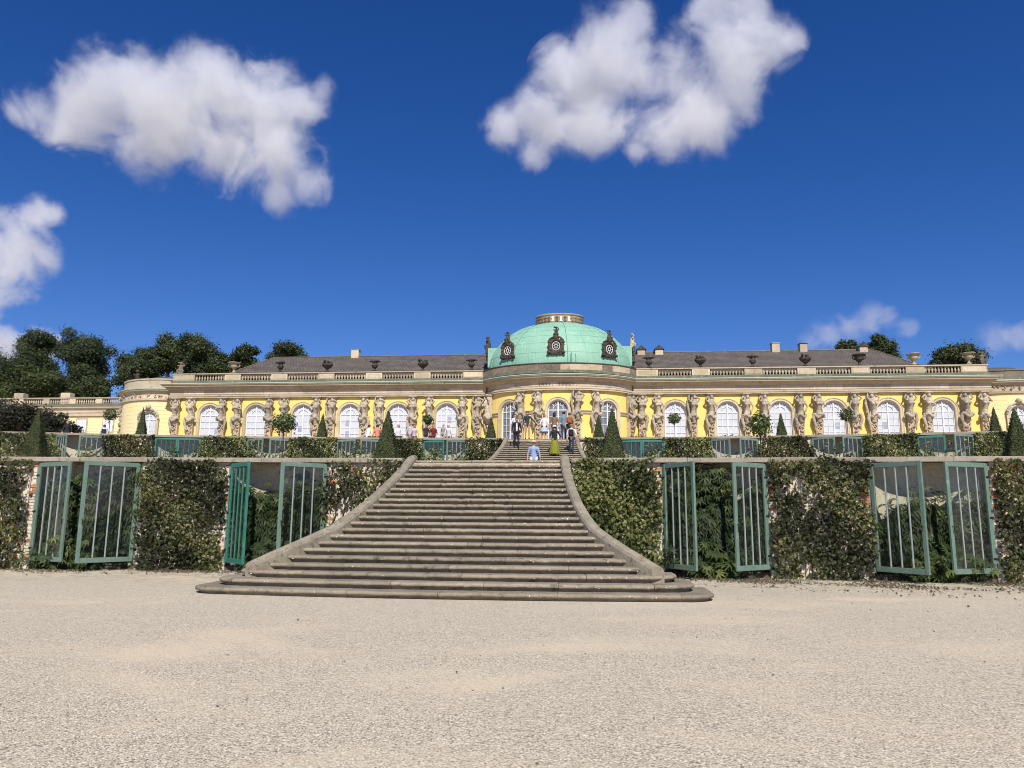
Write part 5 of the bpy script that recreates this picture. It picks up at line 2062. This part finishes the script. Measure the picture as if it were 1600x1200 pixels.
def person(loc, face, label, top, bottom, hair=(.05, .035, .025), h=1.74, walk=.0, arms=((.06, -.02), (.06, -.02)), shoes=(.02, .02, .02), skirt=None, hat=None,
           bag=None, bag_c=(.02, .02, .025), bare_arms=True, seated=False, lean=0, hairlong=False, shorts=False, jacket=None, bald=False):
    """figure facing -y before turning by 'face'; arms: (outward, forward) swing of each hand"""
    k = h / 1.74
    e = empty('person', loc, face)
    e.scale = (k, k, k)
    pr = []     # p0, p1, r0, r1, material index
    TOP, BOT, SK, SH, JK = 0, 1, 2, 3, 4
    hip = .50 if seated else .93
    dz = hip - .93
    ly = lambda z: -lean * max(0, z - .93)
    V3 = lambda x, y, z: (x, y + ly(z), z + dz)
    tj = JK if jacket else TOP
    pr += [(V3(0, 0, .95), V3(0, 0, 1.15), .155, .145, tj), (V3(0, 0, 1.15), V3(0, -.005, 1.36), .145, .165, tj), (V3(-.13, 0, 1.40), V3(.13, 0, 1.40), .085, .085, tj),
           (V3(0, 0, 1.42), V3(0, -.01, 1.53), .06, .052, SK), (V3(0, -.015, 1.60), V3(0, -.02, 1.66), .082, .088, SK), (V3(0, -.10, 1.615), V3(0, -.112, 1.60), .018, .016, SK),
           (V3(-.088, 0, 1.62), V3(-.09, 0, 1.64), .018, .018, SK), (V3(.088, 0, 1.62), V3(.09, 0, 1.64), .018, .018, SK),
           (V3(-.07, 0, .93), V3(.07, 0, .93), .135, .135, BOT)]
    if jacket:
        pr += [(V3(0, -.12, 1.0), V3(0, -.135, 1.38), .05, .05, TOP)]
    for s in (-1, 1):
        st = walk * s
        if seated:
            kn, an = (s * .11, -.46, .50), (s * .12, -.46, .09)
            pr += [((s * .09, 0, .50), kn, .095, .07, BOT), (kn, an, .065, .045, BOT)]
        else:
            kn, an = (s * .095, -st * .55 - .02, .50), (s * .10, -st, .09)
            pr += [((s * .085, 0, .90), kn, .092, .064, BOT), (kn, an, .060, .042, SK if (shorts or skirt) else BOT)]
        pr += [((an[0], an[1] + .03, .045), (an[0] * 1.1, an[1] - .16, .035), .045, .036, SH)]
        o_, f_ = arms[0 if s < 0 else 1]
        sh = V3(s * .185, 0, 1.40)
        el = (sh[0] + s * (.05 + o_ * .5), sh[1] - f_ * .35 + .02, sh[2] - .28)
        ln = math.sqrt(max(.01, .25 ** 2 - min(.24, abs(f_)) ** 2))
        ha = (el[0] + s * (o_ * .5 - .02), el[1] - f_ - .02, el[2] - ln + max(0, abs(f_) - .2) * .6)
        pr += [(sh, el, .058, .045, tj), (el, ha, .042, .03, SK if (bare_arms and not jacket) else tj)]
        ho = put('hand', HAND, e, ha, (-.3 - f_ * 2.2, 0, 0), (1 if s > 0 else -1, 1, 1))
    mb = MB()
    for p0, p1, r0, r1, m_ in pr:
        mb.ball(p0, r0, 1)
        mb.ball(p1, r1, 1)
        mb.tube([p0, p1], [r0 * .97, r1 * .97], 10)

    def assign(me):
        n = len(me.polygons)
        c = np.empty(n * 3, np.float32)
        me.polygons.foreach_get('center', c)
        c = c.reshape(-1, 3)
        best = np.full(n, 1e9)
        out = np.zeros(n, np.int32)
        for p0, p1, r0, r1, m_ in pr:
            a, b = np.array(p0), np.array(p1)
            ab = b - a
            t = np.clip(((c - a) @ ab) / max(ab @ ab, 1e-9), 0, 1)
            d = np.linalg.norm(c - a - t[:, None] * ab, axis=1) - (r0 + (r1 - r0) * t)
            w = d < best
            best[w] = d[w]
            out[w] = m_
        return out
    mats = [cloth(top), cloth(bottom), SKIN, cloth(shoes), cloth(jacket or top)]
    put('body', remesh(mb, .021, 'body', mats, assign), e)
    # eyes
    hd = V3(0, -.02, 1.64)
    ey = MB()
    for s in (-1, 1):
        ey.ball((s * .033, hd[1] - .084, hd[2]), .011)
    ey.box(-.024, .024, hd[1] - .09, hd[1] - .078, hd[2] - .068, hd[2] - .06)
    ey.build('eyes', M['iron'], e)
    if not bald:
        hm = MB()
        hm.ball((0, hd[1] + .022, hd[2] + .035), .108, 1, (.93, 1, .95))
        if hairlong:
            hm.tube([(0, hd[1] + .06, hd[2] + .04), (0, hd[1] + .10, hd[2] - .1), (0, hd[1] + .09, hd[2] - .3)], [.09, .095, .05], 9)
        hm.ball((0, hd[1] - .03, hd[2] + .075), .08, 1, (1, 1, .6))
        put('hair', remesh(hm, .02, 'hair', cloth(hair), disp=.003), e)
    if hat:
        MB().lathe([(.17, 0), (.165, .015), (.10, .02), (.10, .07), (.06, .10), (.01, .105)], 14, (0, hd[1] + .005, hd[2] + .035)).build('hat', cloth(hat), e, smooth=True)
    if skirt:
        c_, zl = skirt
        mb = MB()
        n_ = 28
        pf = [(.15, 1.02), (.175, .93), (.21, .75), (.25, .5), (.285, zl)]
        vs, fs = [], []
        for i, (r, z) in enumerate(pf):
            for j in range(n_):
                a = 2 * PI * j / n_
                rr = r * (1 + .10 * (i / 4) * math.sin(a * 7 + i * .3))
                vs.append((rr * math.cos(a), rr * .8 * math.sin(a) - walk * .3 * (1 - z), z))
        for i in range(len(pf) - 1):
            for j in range(n_):
                b = (j + 1) % n_
                fs.append((i * n_ + j, i * n_ + b, (i + 1) * n_ + b, (i + 1) * n_ + j))
        mb.add(vs, fs)
        mb.build('skirt', cloth(c_), e, smooth=True)
    tag(e, label, 'person', 'visitors on the stairs and terraces')
    if bag:
        # carried, not part of the body: a thing of its own
        m_ = Matrix.Translation(Vector(loc)) @ Matrix.Rotation(face, 4, 'Z') @ Matrix.Scale(k, 4)
        b = MB()
        if bag == 'back':
            b.bbox(-.15, .15, .14, .29, 1.02, 1.42, .045)
            b.bbox(-.11, .11, .27, .33, 1.05, 1.22, .03)
            for s in (-1, 1):
                b.tube([(s * .10, .16, 1.40), (s * .11, .0, 1.475), (s * .11, -.16, 1.36), (s * .12, -.15, 1.16), (s * .14, .15, 1.06)], .018, 5)
        else:
            b.bbox(.20, .26, -.10, .12, .80, 1.02, .02)
            b.tube([(.23, .02, 1.02), (.1, -.15, 1.3), (-.12, .02, 1.47), (.0, .16, 1.3), (.23, .05, 1.02)], .012, 5)
        me = b.mesh('backpack' if bag == 'back' else 'shoulder_bag', cloth(bag_c))
        b.fix(me)
        o = bpy.data.objects.new('backpack' if bag == 'back' else 'shoulder_bag', me)
        o.matrix_world = m_ if not lean else m_ @ Matrix.Translation((0, -lean * .2, 0))
        link(o)
        tag(o, ('backpack' if bag == 'back' else 'shoulder bag') + ' carried by the ' + ' '.join(label.split()[:9]).rstrip(','), 'bag')
    return e


def sz2(k):
    return H + k * RISE


def sy2(k):
    return step_y(k) + D2 - D1 + .16


person((-1.38, sy2(17), sz2(17)), .15, 'man in dark suit and white shirt coming down the upper stairs', (.78, .78, .80), (.014, .016, .026), h=1.8, walk=.10,
       jacket=(.014, .017, .028), hair=(.10, .07, .05), arms=((.05, .05), (.05, -.02)))
person((-1.72, 46.9, 2 * H), .3, 'person in white top half hidden behind the suited man', (.70, .70, .72), (.10, .10, .13), h=1.66, hair=(.12, .07, .04))
person((-.88, sy2(22) + .1, 2 * H), .2, 'woman in dark sweater and beige trousers atop the upper stairs', (.035, .04, .05), (.38, .29, .20), h=1.68, walk=.1, bare_arms=False,
       arms=((.02, .02), (.42, .05)), hair=(.015, .012, .01))
person((.42, 33.0, H), .1, 'man in blue checked shirt, tan sun hat and white trousers before the upper stairs', (.28, .36, .55), (.72, .70, .66), h=1.70, hat=(.55, .38, .26), bald=True,
       bag='side', bag_c=(.03, .035, .06), walk=.08)
person((.90, sy2(13), sz2(13)), PI + .25, 'woman in olive green skirt and black top climbing the upper stairs', (.02, .02, .022), (.2, .2, .03), h=1.72, walk=.12,
       skirt=((.21, .22, .02), .14), hat=(.75, .74, .70), arms=((.22, .05), (.06, .05)), hair=(.05, .03, .02))
person((1.84, sy2(14), sz2(14)), PI - .1, 'person in black vest and dark trousers climbing at the right cheek', (.65, .64, .64), (.035, .04, .075), h=1.70, walk=.12, bag='back', bag_c=(.012, .012, .016),
       hair=(.22, .15, .09), arms=((.1, .02), (.06, .02)))
person((.10, 46.7, 2 * H), PI + .1, 'woman in white shirt with blue cardigan tied round the waist', (.72, .72, .74), (.03, .035, .05), h=1.60, hair=(.25, .15, .08), skirt=((.40, .48, .70), .62))
person((.70, 47.2, 2 * H), PI, 'long-haired woman in brown patterned top before the central window', (.22, .15, .08), (.06, .07, .10), h=1.80, hairlong=True, hair=(.02, .015, .012))
person((1.30, 46.9, 2 * H), PI + .1, 'man in blue-grey T-shirt and jeans atop the upper stairs', (.16, .24, .32), (.04, .05, .09), h=1.80, hair=(.015, .012, .012))
person((1.68, 46.2, 2 * H), PI - .1, 'man in rust orange shirt and dark shorts atop the upper stairs', (.40, .16, .05), (.02, .02, .02), h=1.64, shorts=True, hair=(.10, .06, .04), bag='back', bag_c=(.24, .11, .05))

# visitors resting behind the upper coping, on stone benches
for x0, x1, lab in ((-12.3, -10.7, 'plain stone bench behind the upper coping, partly hidden by a yew pyramid'), (-10.2, -6.0, 'long plain stone bench behind the upper coping left of the stairs')):
    b = empty('stone_bench', ((x0 + x1) / 2, 49.3, 2 * H))
    w = (x1 - x0) / 2
    MB().bbox(-w, w, -.22, .22, .38, .46, .02).build('seat', M['stone'], b)
    for s in (-1, 1):
        MB().bbox(s * w * .8 - .1, s * w * .8 + .1, -.16, .16, 0, .379, .02).build('leg', M['stone'], b)
    tag(b, lab, 'bench')
Z2 = 2 * H - .02
SEAT = [(-11.75, 'visitor in white shirt with dark hair sitting at the bench end', (.72, .72, .75), (.05, .05, .06), (.04, .03, .02), PI - .4, {}),
        (-11.12, 'visitor in coral pink top sitting beside the yew pyramid', (.70, .22, .17), (.05, .05, .06), (.02, .015, .012), PI + .3, {}),
        (-9.72, 'grey-haired visitor in white shirt sitting right of the yew pyramid', (.75, .75, .76), (.04, .04, .05), (.35, .34, .33), .5, {}),
        (-8.62, 'visitor in pink and white top sitting next to the big grey-shirted man', (.55, .42, .44), (.10, .10, .14), (.10, .06, .04), .2, {}),
        (-7.32, 'visitor in dark red jacket sitting beside the slim standard tree', (.16, .02, .025), (.04, .04, .05), (.28, .18, .10), -.2, {}),
        (-6.30, 'white-haired visitor in pale shirt sitting at the right bench end', (.62, .62, .64), (.35, .34, .33), (.66, .65, .62), -.3, {})]
for x, lab, tp, bt, hr, fc, kw in SEAT:
    person((x, 49.25, Z2), fc, lab, tp, bt, hair=hr, h=1.78, seated=True, arms=((.06, .16), (.06, .16)), lean=.12, **kw)
person((-9.18, 50.3, Z2), PI, 'balding man in light grey shirt standing behind the seated visitors', (.46, .46, .47), (.2, .2, .22), hair=(.30, .27, .25), h=1.55, lean=.1)
person((-8.0, 50.0, Z2), .5, 'visitor in dark top left of the slim standard tree', (.03, .03, .04), (.05, .05, .06), hair=(.18, .11, .06), h=1.42)
person((-6.82, 50.0, Z2), -.4, 'visitor in grey-green jacket right of the slim standard tree', (.30, .31, .28), (.2, .2, .2), hair=(.3, .2, .12), h=1.42)
person((-33.75, 50.2, Z2), .6, 'person in black with pale reddish hair beside the dark shrub tree at left', (.015, .015, .018), (.02, .02, .02), hair=(.42, .22, .16), h=2.0 - .15, bare_arms=False, arms=((.05, .2), (.05, .2)))
person((-32.4, 52.3, Z2), PI + .5, 'person in pale blue shirt with dark backpack before the side wing', (.50, .58, .68), (.05, .06, .10), hair=(.05, .035, .02), h=1.80, bag='back', bag_c=(.02, .025, .05))
